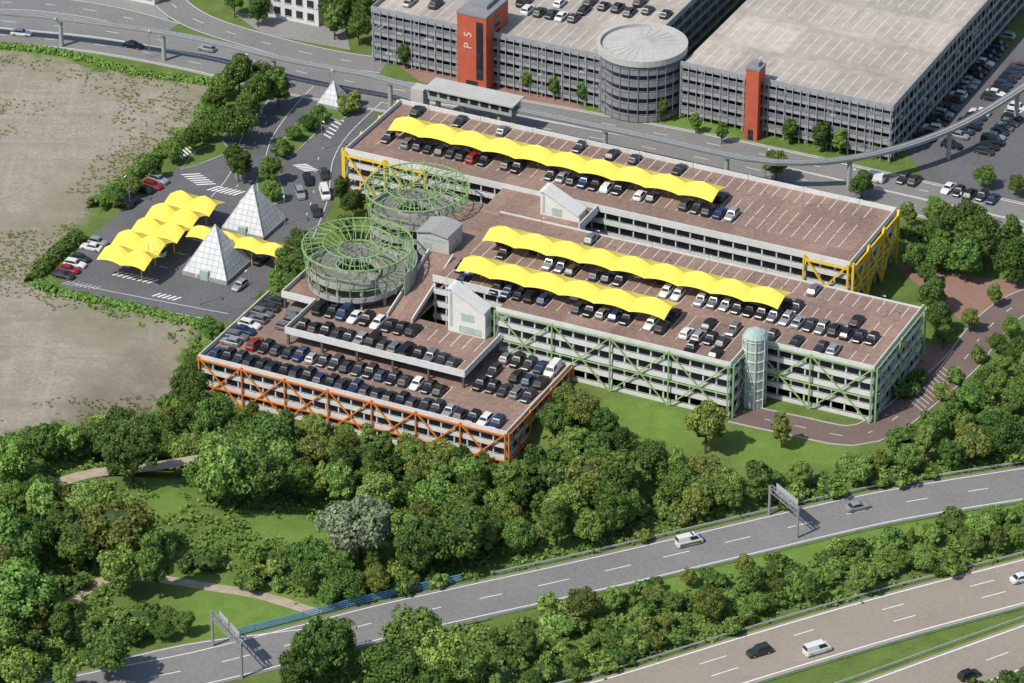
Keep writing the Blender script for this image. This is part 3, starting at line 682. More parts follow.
# ------------------------------------------------------------ elevated guideway and station
gp = [P(x, y, 7) for x, y in ((-60, 6), (0, 12), (60, 18), (180, 35), (290, 60), (370, 75), (415, 87), (535, 113), (640, 135), (745, 158), (800, 162), (850, 158), (900, 147), (950, 129), (995, 105), (1060, 62))]
gpts = cat(gp, 4); t = thing('monorail_guideway', 'elevated grey monorail guideway crossing behind the yellow garage and curving right', 'guideway', (gpts[60].x, gpts[60].y, 0))
mb = MB(); mb.sweep(gpts, -.8, .8, 6.45, 7.0); beam = mb.build('deck_beam', M['beam'], t)
for o in (-.92, .82):
    mb = MB(); mb.sweep(gpts, o, o + .1, 6.8, 7.2); mb.build('side_rail', M['steel'], beam)
mb = MB(); mb.sweep(gpts, -.25, .25, 7.0, 7.2); mb.build('running_beam', M['steel'], beam)
acc = 0
for i in range(1, len(gpts)):
    acc += (gpts[i] - gpts[i - 1]).length
    if acc > 24:
        acc = 0; p = gpts[i]; mb = MB(); mb.cyl((p.x, p.y), .5, 0, 5.6, 12); mb.cyl((p.x, p.y), .5, 5.6, 6.45, 12, R1=.8); mb.build('pillar', M['beam'], t)
c = P(474, 98, 7); s, r = SR(c.x, c.y); t = thing('train_station', 'grey elevated train station above the main road, behind yellow garage', 'station', W(s, r, 0))
mb = MB(); mb.box(s - 10, s + 10, r - 2.2, r + 2.2, 5.7, 8.1); wl = mb.build('wall', M['greyfac'], t)
mb = MB(); mb.box(s - 10.6, s + 10.6, r - 2.9, r + 2.9, 8.11, 8.4); mb.build('roof', M['palecon'], t)
mb = MB(); mb.box(s - 13.8, s - 10.8, r - 2.8, r + .2, 0, 7.6); mb.build('stair_block', M['palecon'], t)
for k in range(8):
    mb = MB(); mb.box(s - 9.6 + k * 2.45, s - 7.8 + k * 2.45, r - 2.28, r - 2.21, 6.6, 7.7); mb.build('window', M['glass'], wl)
for k in range(4):
    mb = MB(); mb.box(s - 9 + k * 6, s - 8.2 + k * 6, r - .5, r + .5, 0, 5.7); mb.build('pillar', M['concrete'], t)
def office(px, py, w_, d_, h, label, n, fl):
    c = P(px, py); s, r = SR(c.x, c.y); t = thing('office_building', label, 'building', W(s, r, 0))
    mb = MB(); mb.box(s - w_, s + w_, r - 2, r + d_, 0, h); mb.build('wall', M['white'], t)
    mb = MB(); mb.box(s - w_ - .3, s + w_ + .3, r - 2.3, r + d_ + .3, h + .003, h + .5); mb.build('roof', M['palecon'], t)
    for k in range(n):
        for q in range(fl):
            z = 1.2 + q * 3.2; x0 = s - w_ + .8 + k * (2 * w_ - .8) / n
            mb = MB(); mb.box(x0, x0 + 1.7, r - 2.06, r - 2.003, z, z + 1.7); wn_ = mb.build('window', M['glass'], t)
            mb = MB(); mb.box(x0 - .1, x0 + 1.8, r - 2.16, r - 2.003, z - .15, z - .003); mb.build('sill', M['concrete'], wn_)
office(288, 16, 9, 12, 7.4, 'white flat roofed building half hidden by trees at top left', 6, 2)
office(140, -2, 5, 8, 4.2, 'small low pale building at the top edge left of the trees', 4, 1)

# ------------------------------------------------------------ cars
KIND = {
 'hatchback': dict(L=4.15, w=.90, zb=.92, zh=.80, zr=1.48, xh=.85, xf=.25, xr=-1.45, xb=-1.95),
 'saloon': dict(L=4.70, w=.92, zb=.93, zh=.82, zr=1.44, xh=.90, xf=.25, xr=-1.05, xb=-1.75),
 'estate car': dict(L=4.65, w=.92, zb=.94, zh=.83, zr=1.49, xh=.90, xf=.25, xr=-1.75, xb=-2.2),
 'off-roader': dict(L=4.60, w=.95, zb=1.08, zh=.98, zr=1.70, xh=.95, xf=.35, xr=-1.7, xb=-2.15),
 'van': dict(L=5.1, w=1.0, zb=1.15, zh=.98, zr=1.98, xh=1.75, xf=1.1, xr=-2.38, xb=-2.5)}
CM = {}
def plain(mb, name, mats):
    me = bpy.data.meshes.new(name); me.from_pydata(mb.v, [], mb.f)
    for m in mats: me.materials.append(m)
    if len(mats) > 1: me.polygons.foreach_set('material_index', mb.m)
    me.update(); return me
def cabin(k):
    w = k['w']; zb = k['zb'] - .03; zr = k['zr']
    return ([(k['xb'], -w * .88, zb), (k['xh'], -w * .88, zb), (k['xh'], w * .88, zb), (k['xb'], w * .88, zb)], [(k['xr'], -w * .70, zr), (k['xf'], -w * .70, zr), (k['xf'], w * .70, zr), (k['xr'], w * .70, zr)])
def carbody(kind, col):
    k = KIND[kind]; L, w, zb, zh, zr = k['L'], k['w'], k['zb'], k['zh'], k['zr']; mb = MB()
    st = [(-L / 2, .78 * w, zb - .22), (-L / 2 + .12, .93 * w, zb - .06), (k['xb'] if k['xb'] > -L / 2 + .2 else -L / 2 + .2, w, zb), (k['xh'], w, zb), (k['xh'] + (L / 2 - k['xh']) * .6, .97 * w, zh), (L / 2 - .15, .87 * w, zh - .12), (L / 2, .72 * w, zh - .28)]
    prev = None
    for x, hw, zt in st:
        sec = [(x, -hw * .93, .22), (x, -hw, .5), (x, -hw * .97, zt - .08), (x, -hw * .86, zt), (x, hw * .86, zt), (x, hw * .97, zt - .08), (x, hw, .5), (x, hw * .93, .22)]
        i = len(mb.v); mb.v += sec
        if prev is None: mb.f.append([i + q for q in range(8)]); mb.m.append(0)
        else:
            for q in range(8): mb.f.append([prev + q, i + q, i + (q + 1) % 8, prev + (q + 1) % 8][::-1]); mb.m.append(1 if q == 7 else 0)
        prev = i
    mb.f.append([prev + q for q in range(8)][::-1]); mb.m.append(0)
    b4, t4 = cabin(k)
    mb.hexa(b4, t4)
    return plain(mb, 'body', [PM[col], M['tyre']])
def carglass(kind):
    k = KIND[kind]; b4, t4 = cabin(k); out = {}
    for nm, (i, j) in {'side_window': (0, 1), 'windshield': (1, 2), 'side_window_b': (2, 3), 'rear_window': (3, 0)}.items():
        q = [Vector(b4[i]), Vector(b4[j]), Vector(t4[j]), Vector(t4[i])]; n = (q[1] - q[0]).cross(q[3] - q[0]).normalized()
        if kind == 'van' and nm.startswith('side'):
            f = .42
            if i == 0: q[0] = q[0].lerp(q[1], 1 - f); q[3] = q[3].lerp(q[2], 1 - f)
            else: q[1] = q[0].lerp(q[1], f); q[2] = q[3].lerp(q[2], f)
        c = sum(q, Vector()) / 4
        q = [c + Vector(((p - c).x * .92, (p - c).y * .92, (p - c).z * .80)) + n * .015 for p in q]
        mb = MB(); mb.face(q); out[nm] = plain(mb, nm.replace('_b', ''), [M['glass']])
    return out
mb = MB(); n = 14
A = [(.33 * math.cos(2 * PI * q / n), -.11, .33 * math.sin(2 * PI * q / n)) for q in range(n)]; B = [(x, .11, z) for x, y, z in A]; mb.prism(A, B)
WHEEL_D = plain(mb, 'wheel', [M['tyre']])
mr_ = MB(); A = [(.2 * math.cos(2 * PI * q / n), -.118, .2 * math.sin(2 * PI * q / n)) for q in range(n)]; B = [(x, .118, z) for x, y, z in A]; mr_.prism(A, B); RIM = plain(mr_, 'rim', [M['rim']])
for yy in (-.115, .115):
    mb.face([(.19 * math.cos(2 * PI * q / n) , yy, .19 * math.sin(2 * PI * q / n)) for q in (range(n) if yy < 0 else reversed(range(n)))], 1)
WHEEL = plain(mb, 'wheel', [M['tyre'], M['rim']])
GL = {k: carglass(k) for k in KIND}
mbl = MB(); mbl.cbox(-.02, .02, -.16, .16, -.07, .07); m, nt, b = newmat('lamp glass'); b.inputs['Base Color'].default_value = (.8, .8, .78, 1); b.inputs['Roughness'].default_value = .15
HEADL = plain(mbl, 'headlight', [m]); m, nt, b = newmat('red lamp glass'); b.inputs['Base Color'].default_value = (.35, .01, .01, 1); TAILL = plain(mbl, 'tail_light', [m])
CARN = [0]
def addobj(nm, me, par, loc=(0, 0, 0)):
    o = bpy.data.objects.new(nm, me); COL.objects.link(o); o.parent = par; o.location = loc; return o
def car(kind, col, pos, ang, label, group=None, name='parked_car', detail=False):
    if (kind, col) not in CM: CM[(kind, col)] = carbody(kind, col)
    root = bpy.data.objects.new(name, None); COL.objects.link(root); root.location = pos; root.rotation_euler = (0, 0, ang)
    root.empty_display_size = .5; tag(root, label, 'van' if kind == 'van' else 'car', group); k = KIND[kind]
    bd = addobj('body', CM[(kind, col)], root)
    for nm, me in GL[kind].items(): addobj(nm.replace('_b', ''), me, root)
    for sx in (1, -1):
        for sy in (1, -1):
            wh = addobj('wheel', WHEEL_D if detail else WHEEL, root, (sx * k['L'] * .305, sy * (k['w'] - .1), .33))
            if detail: addobj('rim', RIM, wh)
    if detail:
        for sy in (1, -1):
            addobj('headlight', HEADL, bd, (k['L'] / 2 - .03, sy * k['w'] * .52, k['zh'] - .36)); addobj('tail_light', TAILL, bd, (-k['L'] / 2 - .005, sy * k['w'] * .55, k['zb'] - .34))
    CARN[0] += 1; return root
CCOL = ['black'] * 32 + ['dark grey'] * 22 + ['silver'] * 11 + ['light grey'] * 10 + ['white'] * 13 + ['blue'] * 9 + ['red'] * 4 + ['brown'] * 2
CKND = ['hatchback'] * 8 + ['saloon'] * 5 + ['estate car'] * 6 + ['off-roader'] * 6 + ['van'] * 1
def row(A, B, pitch, occ, rowname, group, cols=None, flip=.5):
    d = B - A; L = d.length; d.normalize(); ang0 = math.atan2(d.y, d.x) + PI / 2; n = int(L / pitch); L_ = []
    for k in range(n):
        if random.random() > occ: continue
        p = A + d * ((k + .5) * pitch) + Vector((-d.y, d.x, 0)) * random.uniform(-.25, .25)
        L_.append((proj(p)[0], p, ang0 + (PI if random.random() < flip else 0) + random.uniform(-.035, .035)))
    L_.sort(key=lambda x: x[0])
    for i, (_, p, a) in enumerate(L_):
        kd = random.choice(CKND); cl = random.choice(cols or CCOL)
        car(kd, cl, p, a, f'{cl} {kd}, {ordw(i + 1)} from left in the {rowname}', group)
def srow(s0, s1, r, z, occ, rowname, group, cols=None): row(W(s0, r, z), W(s1, r, z), 2.5, occ, rowname, group, cols)
G1 = 'cars parked on the orange garage roof'; G2 = 'cars parked on the green garage roof'; G3 = 'cars parked on the yellow garage roof'
DK = ['black'] * 40 + ['dark grey'] * 26 + ['silver'] * 4 + ['white'] * 5 + ['blue'] * 9 + ['red'] * 2 + ['light grey'] * 4
srow(-42, 20.8, -25.7, OZ, 1.0, 'front row of the orange garage roof', G1, DK)
srow(-37, 8, -19.4, OZ, 1.0, 'row below the upper tier parapet', G1, DK)
srow(9, 21.8, -3.2, OZ, .97, 'rear row beside the green garage front', G1, DK)
srow(9, 21.8, -14, OZ, .95, 'row at right of the orange roof', G1, DK)
srow(9, 21.8, -8.8, OZ, .9, 'middle row at right of orange roof', G1, DK)
row(W(-40.3, -22, OZ), W(-40.3, -2, OZ), 2.5, .95, 'line along left edge of orange roof', G1)
row(W(-33.6, -15, OZ), W(-33.6, -5, OZ), 2.5, .9, 'short line left of the upper tier', G1)
srow(-29.5, 6.5, -13.6, TZ, 1.0, 'front row of the upper tier', G1, DK)
srow(-29.5, -6, -6.2, TZ, .95, 'back row of the upper tier', G1, DK)
srow(-8, 54, 7.3, GZ, .72, 'front row under shorter green roof canopy', G2)
srow(-8, 54, 12.4, GZ, .55, 'row behind the shorter green roof canopy', G2)
srow(-8, 78, 20.4, GZ, .55, 'row in front of long green canopy', G2)
srow(-8, 78, 25.5, GZ, .42, 'row behind the long green roof canopy', G2)
srow(30, 55, 2.6, GZ, .22, 'row along the green garage front parapet', G2)
srow(57, 78, 13.4, GZ, .6, 'row at the right front parapet', G2)
srow(10, 78, 33.6, GZ, .12, 'sparse back row of green garage roof', G2)
srow(-46, 34, 53.9, YZ, .72, 'front row under the yellow garage canopy', G3)
srow(-46, 30, 60.2, YZ, .42, 'back row under the yellow garage canopy', G3)
srow(-46, 36, 67.6, YZ, .42, 'back parapet row of yellow garage roof', G3)
G4 = 'cars in the lot left of the toll canopies'
row(P(104, 218), P(166, 178), 2.5, .9, 'lot strip above the toll canopies', G4, ['white', 'silver', 'black', 'dark grey', 'white', 'red'])
row(P(60, 280), P(104, 238), 2.5, .9, 'lot strip left of the toll canopies', G4)
G5 = 'cars in the lot right of the grey garage'
row(P(922, 142), P(1008, 34), 2.5, .9, 'line beside the grey garage wall', G5)
row(P(950, 150), P(1024, 62), 2.5, .85, 'second line from the grey garage wall', G5)
row(P(982, 156), P(1024, 104), 2.5, .85, 'line under the curved guideway', G5)
row(P(898, 179), P(1018, 207), 2.5, .85, 'line beside the main road at right', G5)
for i, (x, y, dx, dy, kd, cl) in enumerate(((308, 182, 3, 10, 'estate car', 'black'), (324, 176, 3, 10, 'saloon', 'dark grey'), (325, 196, 3, 10, 'van', 'white'), (240, 288, -8, 6, 'hatchback', 'silver'), (262, 262, 8, -6, 'saloon', 'black'), (316, 214, 4, 10, 'hatchback', 'dark grey'), (300, 196, 4, 10, 'off-roader', 'silver'))):
    a = P(x + dx, y + dy) - P(x, y); car(kd, cl, P(x, y) + Vector((0, 0, .06)), math.atan2(a.y, a.x), f'{cl} {kd}, {ordw(i + 1)} of the cars waiting on the plaza lanes', 'cars on the plaza lanes')
GP5 = 'cars parked on the pale garage roof'
def onroof(x, y, kd, cl, z, lab, ang=0): 
    p = P(x, y, z); s, r = SR(p.x, p.y); car(kd, cl, W(s, r, z), math.atan2(VD.y, VD.x) + ang, lab, GP5)
rl = sorted(((528, 12), (540, 14), (552, 16), (562, 18), (574, 20), (584, 12), (604, 8), (618, 10), (630, 14), (648, 12), (666, 16), (524, 4), (560, 5), (590, 4), (640, 4), (410, 4), (436, 6)))
for i, (x, y) in enumerate(rl):
    kd = random.choice(CKND); cl = random.choice(CCOL); onroof(x, y, kd, cl, 12.4, f'{cl} {kd}, {ordw(i + 1)} from left on the roof around the red tower')
def onroad(pts, px, off, rev, kd, cl, label, z=.06, detail=True, name='moving_car'):
    best = min(range(1, len(pts) - 1), key=lambda i: abs(proj(pts[i])[0] - px)); p = pts[best]; d = pts[best + 1] - pts[best - 1]; d.z = 0; d.normalize()
    q = p + Vector((-d.y, d.x, 0)) * off + Vector((0, 0, z)); a = math.atan2(d.y, d.x) + (PI if rev else 0)
    return car(kd, cl, q, a, label, 'vehicles driving on the roads', name, detail)
onroad(mw, 755, .3, True, 'off-roader', 'dark grey', 'dark grey off-roader driving on the motorway behind the white van')
onroad(mw, 803, -3.8, False, 'van', 'white', 'white van driving on the motorway carriageway')
onroad(mw, 1018, .3, False, 'saloon', 'white', 'white saloon driving on the motorway at right edge')
onroad(mw2, 961, -2.6, False, 'hatchback', 'black', 'black hatchback on the lower motorway carriageway at bottom right')
onroad(slip, 862, 1.0, False, 'saloon', 'silver', 'silver saloon on the slip road right of the sign gantry')
pc = onroad(slip, 688, 2.4, False, 'van', 'white', 'patrol van with blue and yellow side panels on the slip road', name='patrol_van')
m1 = mat('patrol blue', (.02, .08, .42), .4, .05); m2 = mat('patrol yellow', (.75, .68, .03), .4, .05)
for sy in (-1, 1):
    mb = MB(); mb.cbox(-2.2, 1.9, sy * 1.01 - .008, sy * 1.01 + .008, .55, .80); addobj('side_stripe', plain(mb, 'side_stripe', [m1]), pc)
    mb = MB(); mb.cbox(-2.2, 1.9, sy * 1.01 - .008, sy * 1.01 + .008, .805, 1.04); addobj('side_stripe', plain(mb, 'side_stripe', [m2]), pc)
mb = MB(); mb.cbox(.35, .65, -.6, .6, 1.99, 2.12); addobj('light_bar', plain(mb, 'light_bar', [m1]), pc)
mb = MB(); mb.cbox(1.95, 2.45, -.7, .7, 1.0, 1.06); addobj('hood_panel', plain(mb, 'hood_panel', [m1]), pc)
for px, off, rev, kd, cl in ((30, -2.6, False, 'saloon', 'white'), (132, -2, False, 'saloon', 'black'), (205, 3, True, 'hatchback', 'silver'), (345, -2.5, False, 'estate car', 'dark grey'), (868, 3, True, 'van', 'white'), (980, -3, False, 'saloon', 'red')):
    onroad(main, px, off, rev, kd, cl, f'{cl} {kd} driving on the main road behind the yellow garage', detail=False)
mb = MB(); cols = [PM[c] for c in ('black', 'dark grey', 'silver', 'white', 'blue', 'light grey', 'black', 'dark grey')]
def blob(s, r, z, m, along):
    a, b_ = (.9, 2.1) if not along else (2.1, .9)
    mb.hexa([W(s - a, r - b_, z + .3), W(s + a, r - b_, z + .3), W(s + a, r + b_, z + .3), W(s - a, r + b_, z + .3)], [W(s - a, r - b_, z + .9), W(s + a, r - b_, z + .9), W(s + a, r + b_, z + .9), W(s - a, r + b_, z + .9)], m)
    mb.hexa([W(s - a * .8, r - b_ * .6, z + .9), W(s + a * .8, r - b_ * .6, z + .9), W(s + a * .8, r + b_ * .6, z + .9), W(s - a * .8, r + b_ * .6, z + .9)], [W(s - a * .65, r - b_ * .4, z + 1.45), W(s + a * .65, r - b_ * .4, z + 1.45), W(s + a * .65, r + b_ * .4, z + 1.45), W(s - a * .65, r + b_ * .4, z + 1.45)], m)
for z in (12.4 - 2.75, 12.4 - 5.5, 12.4 - 8.25, 12.4 - 11):
    for k in range(24):
        if random.random() < .8: blob(-75 + k * 2.5, 109.6, z, random.randrange(8), False)
    for k in range(18):
        if random.random() < .8: blob(-1.5 + k * 2.5, 113.6, z + .2, random.randrange(8), False)
    for k in range(24):
        if random.random() < .8: blob(42.6, 115 + k * 2.5, z + .2, random.randrange(8), True)
o = mb.build('parked_cars', cols, origin=W(0, 110, 0)); struct(o, 'stuff'); tag(o, 'cars parked on inner floors behind the grey garage screens', 'cars')

# ------------------------------------------------------------ trees
def leaf_arrays(C, N, size, rng):
    n = len(C); N = N / np.linalg.norm(N, axis=1, keepdims=True)
    T = np.cross(N, rng.normal(size=(n, 3))); T /= np.linalg.norm(T, axis=1, keepdims=True); B = np.cross(N, T)
    s = size[:, None] * .5; asp = rng.uniform(.6, 1.0, (n, 1))
    V = np.stack([C - T * s - B * s * asp, C + T * s - B * s * asp, C + T * s * .7 + B * s * asp, C - T * s * .7 + B * s * asp], 1).reshape(-1, 3)
    Fc = np.arange(4 * n).reshape(n, 4)
    return V, Fc
def meshfrom(name, V, Fc, mats, mi=None):
    me = bpy.data.meshes.new(name); me.from_pydata(V.tolist(), [], [list(f) for f in Fc])
    for m in mats: me.materials.append(m)
    if mi is not None: me.polygons.foreach_set('material_index', mi)
    me.update(); return me
def crown(seed, rx, rz, cz, nl, per, ls, tone, low=-.55):
    rng = np.random.default_rng(seed); C = []; N = []; S = []
    cen = np.array([0, 0, cz]); k = 0
    asym = rng.uniform(.78, 1.22, 2)
    while k < nl:
        d = rng.normal(size=3); d /= np.linalg.norm(d)
        if d[2] < low: continue
        k += 1
        lc = cen + d * np.array([rx * asym[0], rx * asym[1], rz]) * rng.uniform(.42, .95); lr = rng.uniform(.15, .38) * rx
        q = rng.normal(size=(per, 3)); q /= np.linalg.norm(q, axis=1, keepdims=True); q = q[q @ d > -.3]
        C.append(lc + q * lr * rng.uniform(.72, 1.25, (len(q), 1)) * np.array([1, 1, .85])); N.append(q + .45 * rng.normal(size=q.shape)); S.append(ls * rng.uniform(.5, 1.35, len(q)))
    C = np.concatenate(C); V, Fc = leaf_arrays(C, np.concatenate(N), np.concatenate(S), rng)
    bm = bmesh.new(); bmesh.ops.create_icosphere(bm, subdivisions=3, radius=1)  # added inner ball that keeps light from passing through the leaves
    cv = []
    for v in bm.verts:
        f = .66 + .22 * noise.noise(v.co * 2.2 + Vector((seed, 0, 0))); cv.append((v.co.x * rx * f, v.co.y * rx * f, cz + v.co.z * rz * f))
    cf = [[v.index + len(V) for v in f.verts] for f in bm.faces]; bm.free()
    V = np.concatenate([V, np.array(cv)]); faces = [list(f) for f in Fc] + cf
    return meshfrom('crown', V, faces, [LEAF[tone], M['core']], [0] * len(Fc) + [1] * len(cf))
def trunkmesh(seed, cz, rx):
    rng = random.Random(seed); mb = MB(); mb.tube((0, 0, -.3), (.1, .05, cz * .6), .26, .17, 8); mb.tube((.1, .05, cz * .6), (.0, .1, cz * 1.25), .17, .06, 7)
    for k in range(5):
        a = k * 1.256 + rng.random(); mb.tube((.08, .05, cz * (.4 + .09 * k)), (math.cos(a) * rx * .6, math.sin(a) * rx * .6, cz * (.75 + .12 * k)), .09, .03, 5)
    return plain(mb, 'trunk', [M['trunk']])
PROTO = {}
sd = 1
for tone in LEAF:
    PROTO[tone] = []
    for shp, (rx, rz, cz) in {'rounded': (3.7, 3.9, 5.9), 'broad': (4.3, 3.4, 5.6), 'upright': (2.6, 4.7, 5.6)}.items():
        sd += 7; PROTO[tone].append((shp, crown(sd, rx, rz, cz, 66, 150, .40, tone), trunkmesh(sd, cz, rx)))
BUSH = {tone: crown(200 + i, 1.7, 1.25, 1.05, 18, 80, .34, tone, -.3) for i, tone in enumerate(LEAF)}
RECT = [(-52, 63, 42, 72), (-12, 82, -2, 40), (-45, 25, -29.3, 2), (-40, -8, -5, 42), (-78, -12, 104, 200), (-6, 49, 108, 200)]
def blocked(x, y, m=1.5, plaza=True):
    s, r = SR(x, y)
    for a, b_, c, d in RECT:
        if a - m < s < b_ + m and c - m < r < d + m: return True
    for pts, hw in ROADS:
        if np.min(np.hypot(pts[:, 0] - x, pts[:, 1] - y)) < hw + m: return True
    return plaza and bool(inpoly(np.array([x]), np.array([y]), ppx)[0])
PLACED = []
def put_tree(x, y, h, tone, var, wf):
    shp, cm, tm = PROTO[tone][var]; k = h / 10
    root = bpy.data.objects.new('broadleaf_tree', None); COL.objects.link(root); root.location = (x, y, gz(x, y)); root.rotation_euler = (random.uniform(-.06, .06), random.uniform(-.06, .06), random.uniform(0, 6.28)); root.scale = (k * wf, k * wf * random.uniform(.85, 1.15), k * random.uniform(.92, 1.1)); root.empty_display_size = .5
    addobj('trunk', tm, root); addobj('crown', cm, root)
    return root, shp
def put_bush(x, y, h, tone):
    k = h / 2.2; o = bpy.data.objects.new('bush', BUSH[tone]); COL.objects.link(o); o.location = (x, y, gz(x, y) - .05); o.rotation_euler = (0, 0, random.uniform(0, 6.28)); o.scale = (k * random.uniform(.9, 1.3), k * random.uniform(.9, 1.3), k); return o
TW = ['dark green'] * 34 + ['mid green'] * 36 + ['light green'] * 20 + ['olive green'] * 10
def finish(items, zone, group):
    items.sort(key=lambda t: t[0])
    for kind in ('tree', 'bush'):
        sub = [t for t in items if t[4] == kind]
        for i, (px, o, tone, shp, kd) in enumerate(sub):
            tag(o, f'{tone} {shp} {kind}, {ordw(i + 1)} {kind} from left {zone}', kind, group)
def zone(px, spacing, h0, h1, desc, group, bushp=0.0, tries=900, tones=TW, margin=2.6):
    pl = np.array(px, float); x0, y0 = pl.min(0); x1, y1 = pl.max(0); items = []
    for _ in range(tries):
        qx = random.uniform(x0, x1); qy = random.uniform(y0, y1)
        if not inpoly(np.array([qx]), np.array([qy]), pl)[0]: continue
        bush = random.random() < bushp; h = random.uniform(1.8, 3.4) if bush else h0 + (h1 - h0) * random.random() ** 1.3
        p = P(qx, qy, h * .55); p = P(qx, qy, h * .55 + gz(p.x, p.y)); sp = spacing * (.5 if bush else (.5 + .5 * h / h1))
        if any((p.x - a) ** 2 + (p.y - b_) ** 2 < ((sp + c) / 2) ** 2 for a, b_, c in PLACED): continue
        if blocked(p.x, p.y, .8 if bush else margin * h / 10 + .3): continue
        if any(inpoly(np.array([p.x]), np.array([p.y]), q)[0] or inpoly(np.array([p.x]), np.array([p.y + 4.0]), q)[0] for q in MEADOWS[:4]): continue
        PLACED.append((p.x, p.y, sp)); tone = random.choice(tones)
        if bush: items.append((qx, put_bush(p.x, p.y, h, tone), tone, 'low', 'bush'))
        else:
            o, shp = put_tree(p.x, p.y, h, tone, random.randrange(3), random.uniform(.85, 1.2)); items.append((qx, o, tone, shp, 'tree'))
    finish(items, desc, group)
def explicit(lst, desc, group):
    items = []
    for (qx, qy, h, tone, var, wf) in lst:
        p = P(qx, qy, h * .55)
        if var < 0: items.append((qx, put_bush(p.x, p.y, h, tone), tone, 'low', 'bush'))
        else:
            o, shp = put_tree(p.x, p.y, h, tone, var, wf); items.append((qx, o, tone, shp, 'tree'))
        PLACED.append((p.x, p.y, h * .5))
    finish(items, desc, group)
D, MG, LG, SG, OL = 'dark green', 'mid green', 'light green', 'silver green', 'olive green'
explicit([(228, 470, 15, LG, 1, .95), (255, 476, 12, LG, 0, 1), (206, 476, 10, MG, 0, 1), (240, 452, 12, D, 0, 1), (360, 524, 14, SG, 1, 1.0), (132, 453, 12, D, 0, 1), (706, 428, 10, OL, 0, 1), (782, 430, 7, OL, 2, 1)], 'among the landmark trees by the meadows', 'large single trees by the meadows')
explicit([(318, 655, 12, D, 0, 1.05), (335, 640, 10, MG, 1, 1), (298, 672, 9, D, 0, 1), (106, 655, 10, D, 0, .95), (22, 668, 10, MG, 1, 1), (66, 678, 6, MG, 0, 1), (412, 640, 13, MG, 1, 1), (440, 655, 12, LG, 0, 1), (470, 665, 10, MG, 0, 1), (395, 668, 11, D, 1, 1), (432, 678, 8, MG, 1, 1)], 'along the bottom edge', 'trees along the bottom edge')
explicit([(238, 76, 9, D, 0, 1), (258, 92, 10, D, 0, 1), (278, 88, 9, D, 2, 1.1), (232, 122, 10, D, 1, 1), (246, 108, 8, MG, 0, 1), (238, 163, 8, D, 0, .9), (203, 132, 5, MG, 1, 1), (270, 170, 6, D, 0, 1.1), (272, 190, 5, MG, 1, 1), (294, 132, 4, MG, 1, 1.2), (308, 122, 4, D, 1, 1.2), (318, 114, 3, MG, -1, 1), (282, 148, 3, MG, -1, 1),
          (214, 100, 6, D, 0, 1), (206, 114, 6, MG, 1, 1), (192, 140, 6, D, 0, 1), (172, 152, 5.5, MG, 1, 1), (152, 168, 5, D, 0, 1), (132, 184, 5, MG, 1, 1), (116, 198, 4.5, D, 0, 1), (222, 84, 7, MG, 1, 1), (266, 74, 7, MG, 0, 1),
          (352, 205, 6, D, 0, 1), (345, 228, 6, MG, 0, 1), (300, 240, 6, D, 1, 1), (285, 262, 7, D, 0, 1), (298, 285, 7, D, 1, 1), (278, 280, 5, MG, 0, 1), (300, 266, 7, D, 0, 1), (212, 325, 6, D, 0, 1), (197, 348, 8, D, 1, 1), (190, 368, 9, D, 0, 1), (225, 345, 5, MG, 1, 1), (178, 384, 6, MG, 1, 1), (168, 392, 5, OL, 0, 1), (186, 350, 3, MG, -1, 1), (180, 364, 3, OL, -1, 1), (170, 376, 2.6, MG, -1, 1), (348, 103, 3.5, OL, -1, 1), (340, 190, 6, D, 2, 1), (262, 300, 4, MG, 1, 1)], 'around the pyramid plaza', 'trees around the plaza')
explicit([(405, 55, 6, D, 2, 1), (555, 86, 6, D, 2, .9), (582, 92, 6, D, 2, .9), (528, 80, 6, MG, 2, .9), (662, 108, 6, D, 2, .9), (696, 122, 5, MG, 2, .9), (722, 133, 5, MG, 2, .9), (790, 130, 6, D, 2, 1), (822, 136, 7, D, 2, 1), (842, 140, 6, MG, 2, 1), (870, 140, 6, D, 0, 1), (776, 165, 7, D, 0, 1), (862, 185, 6, D, 0, 1.1), (935, 205, 4, MG, 0, 1)], 'beside the grey garage and main road', 'street trees by the grey garage')
zone([(180, -5), (235, -8), (250, 12), (195, 14)], 6, 7, 10, 'in the group at top left corner', 'trees at the top edge', tries=120)
zone([(325, -5), (375, -5), (372, 45), (340, 40), (325, 22)], 5.5, 6, 10, 'right of the white building at top', 'trees at the top edge', tries=200)
zone([(238, -2), (262, -2), (262, 24), (244, 20)], 5, 6, 8, 'left of the white building at top', 'trees at the top edge', tries=80)
zone([(900, 195), (950, 200), (1030, 235), (1030, 258), (900, 258)], 6.0, 6, 11, 'right of the yellow braced facade', 'trees right of the garages', tries=300, tones=[D, D, MG, MG])
zone([(955, 165), (1030, 185), (1030, 205), (965, 195)], 5.5, 5, 8, 'below the curved guideway at right', 'trees right of the garages', tries=160)
explicit([(934, 294, 8, D, 0, 1), (938, 318, 7, MG, 1, 1), (944, 336, 5, D, 0, 1), (926, 272, 5, MG, 1, 1), (970, 320, 5, OL, 0, 1), (995, 294, 5, MG, 2, 1), (1012, 328, 5, MG, 0, 1), (998, 342, 4.5, D, 1, 1), (1018, 352, 6, D, 1, 1), (1000, 366, 5, MG, 0, 1), (984, 378, 5, D, 1, 1), (968, 392, 5, MG, 0, 1), (918, 376, 2.6, MG, -1, 1), (908, 390, 2.6, D, -1, 1), (1018, 276, 5, D, 0, 1), (978, 354, 2.5, LG, -1, 1), (956, 376, 2.5, MG, -1, 1), (944, 392, 2.6, LG, -1, 1)], 'around the side road bend', 'trees by the side road')
zone([(1005, 378), (1030, 362), (1030, 440), (960, 445), (885, 442), (905, 430), (950, 412)], 5.4, 5, 9, 'in the wood right of green garage', 'trees in the right wood', bushp=.15)
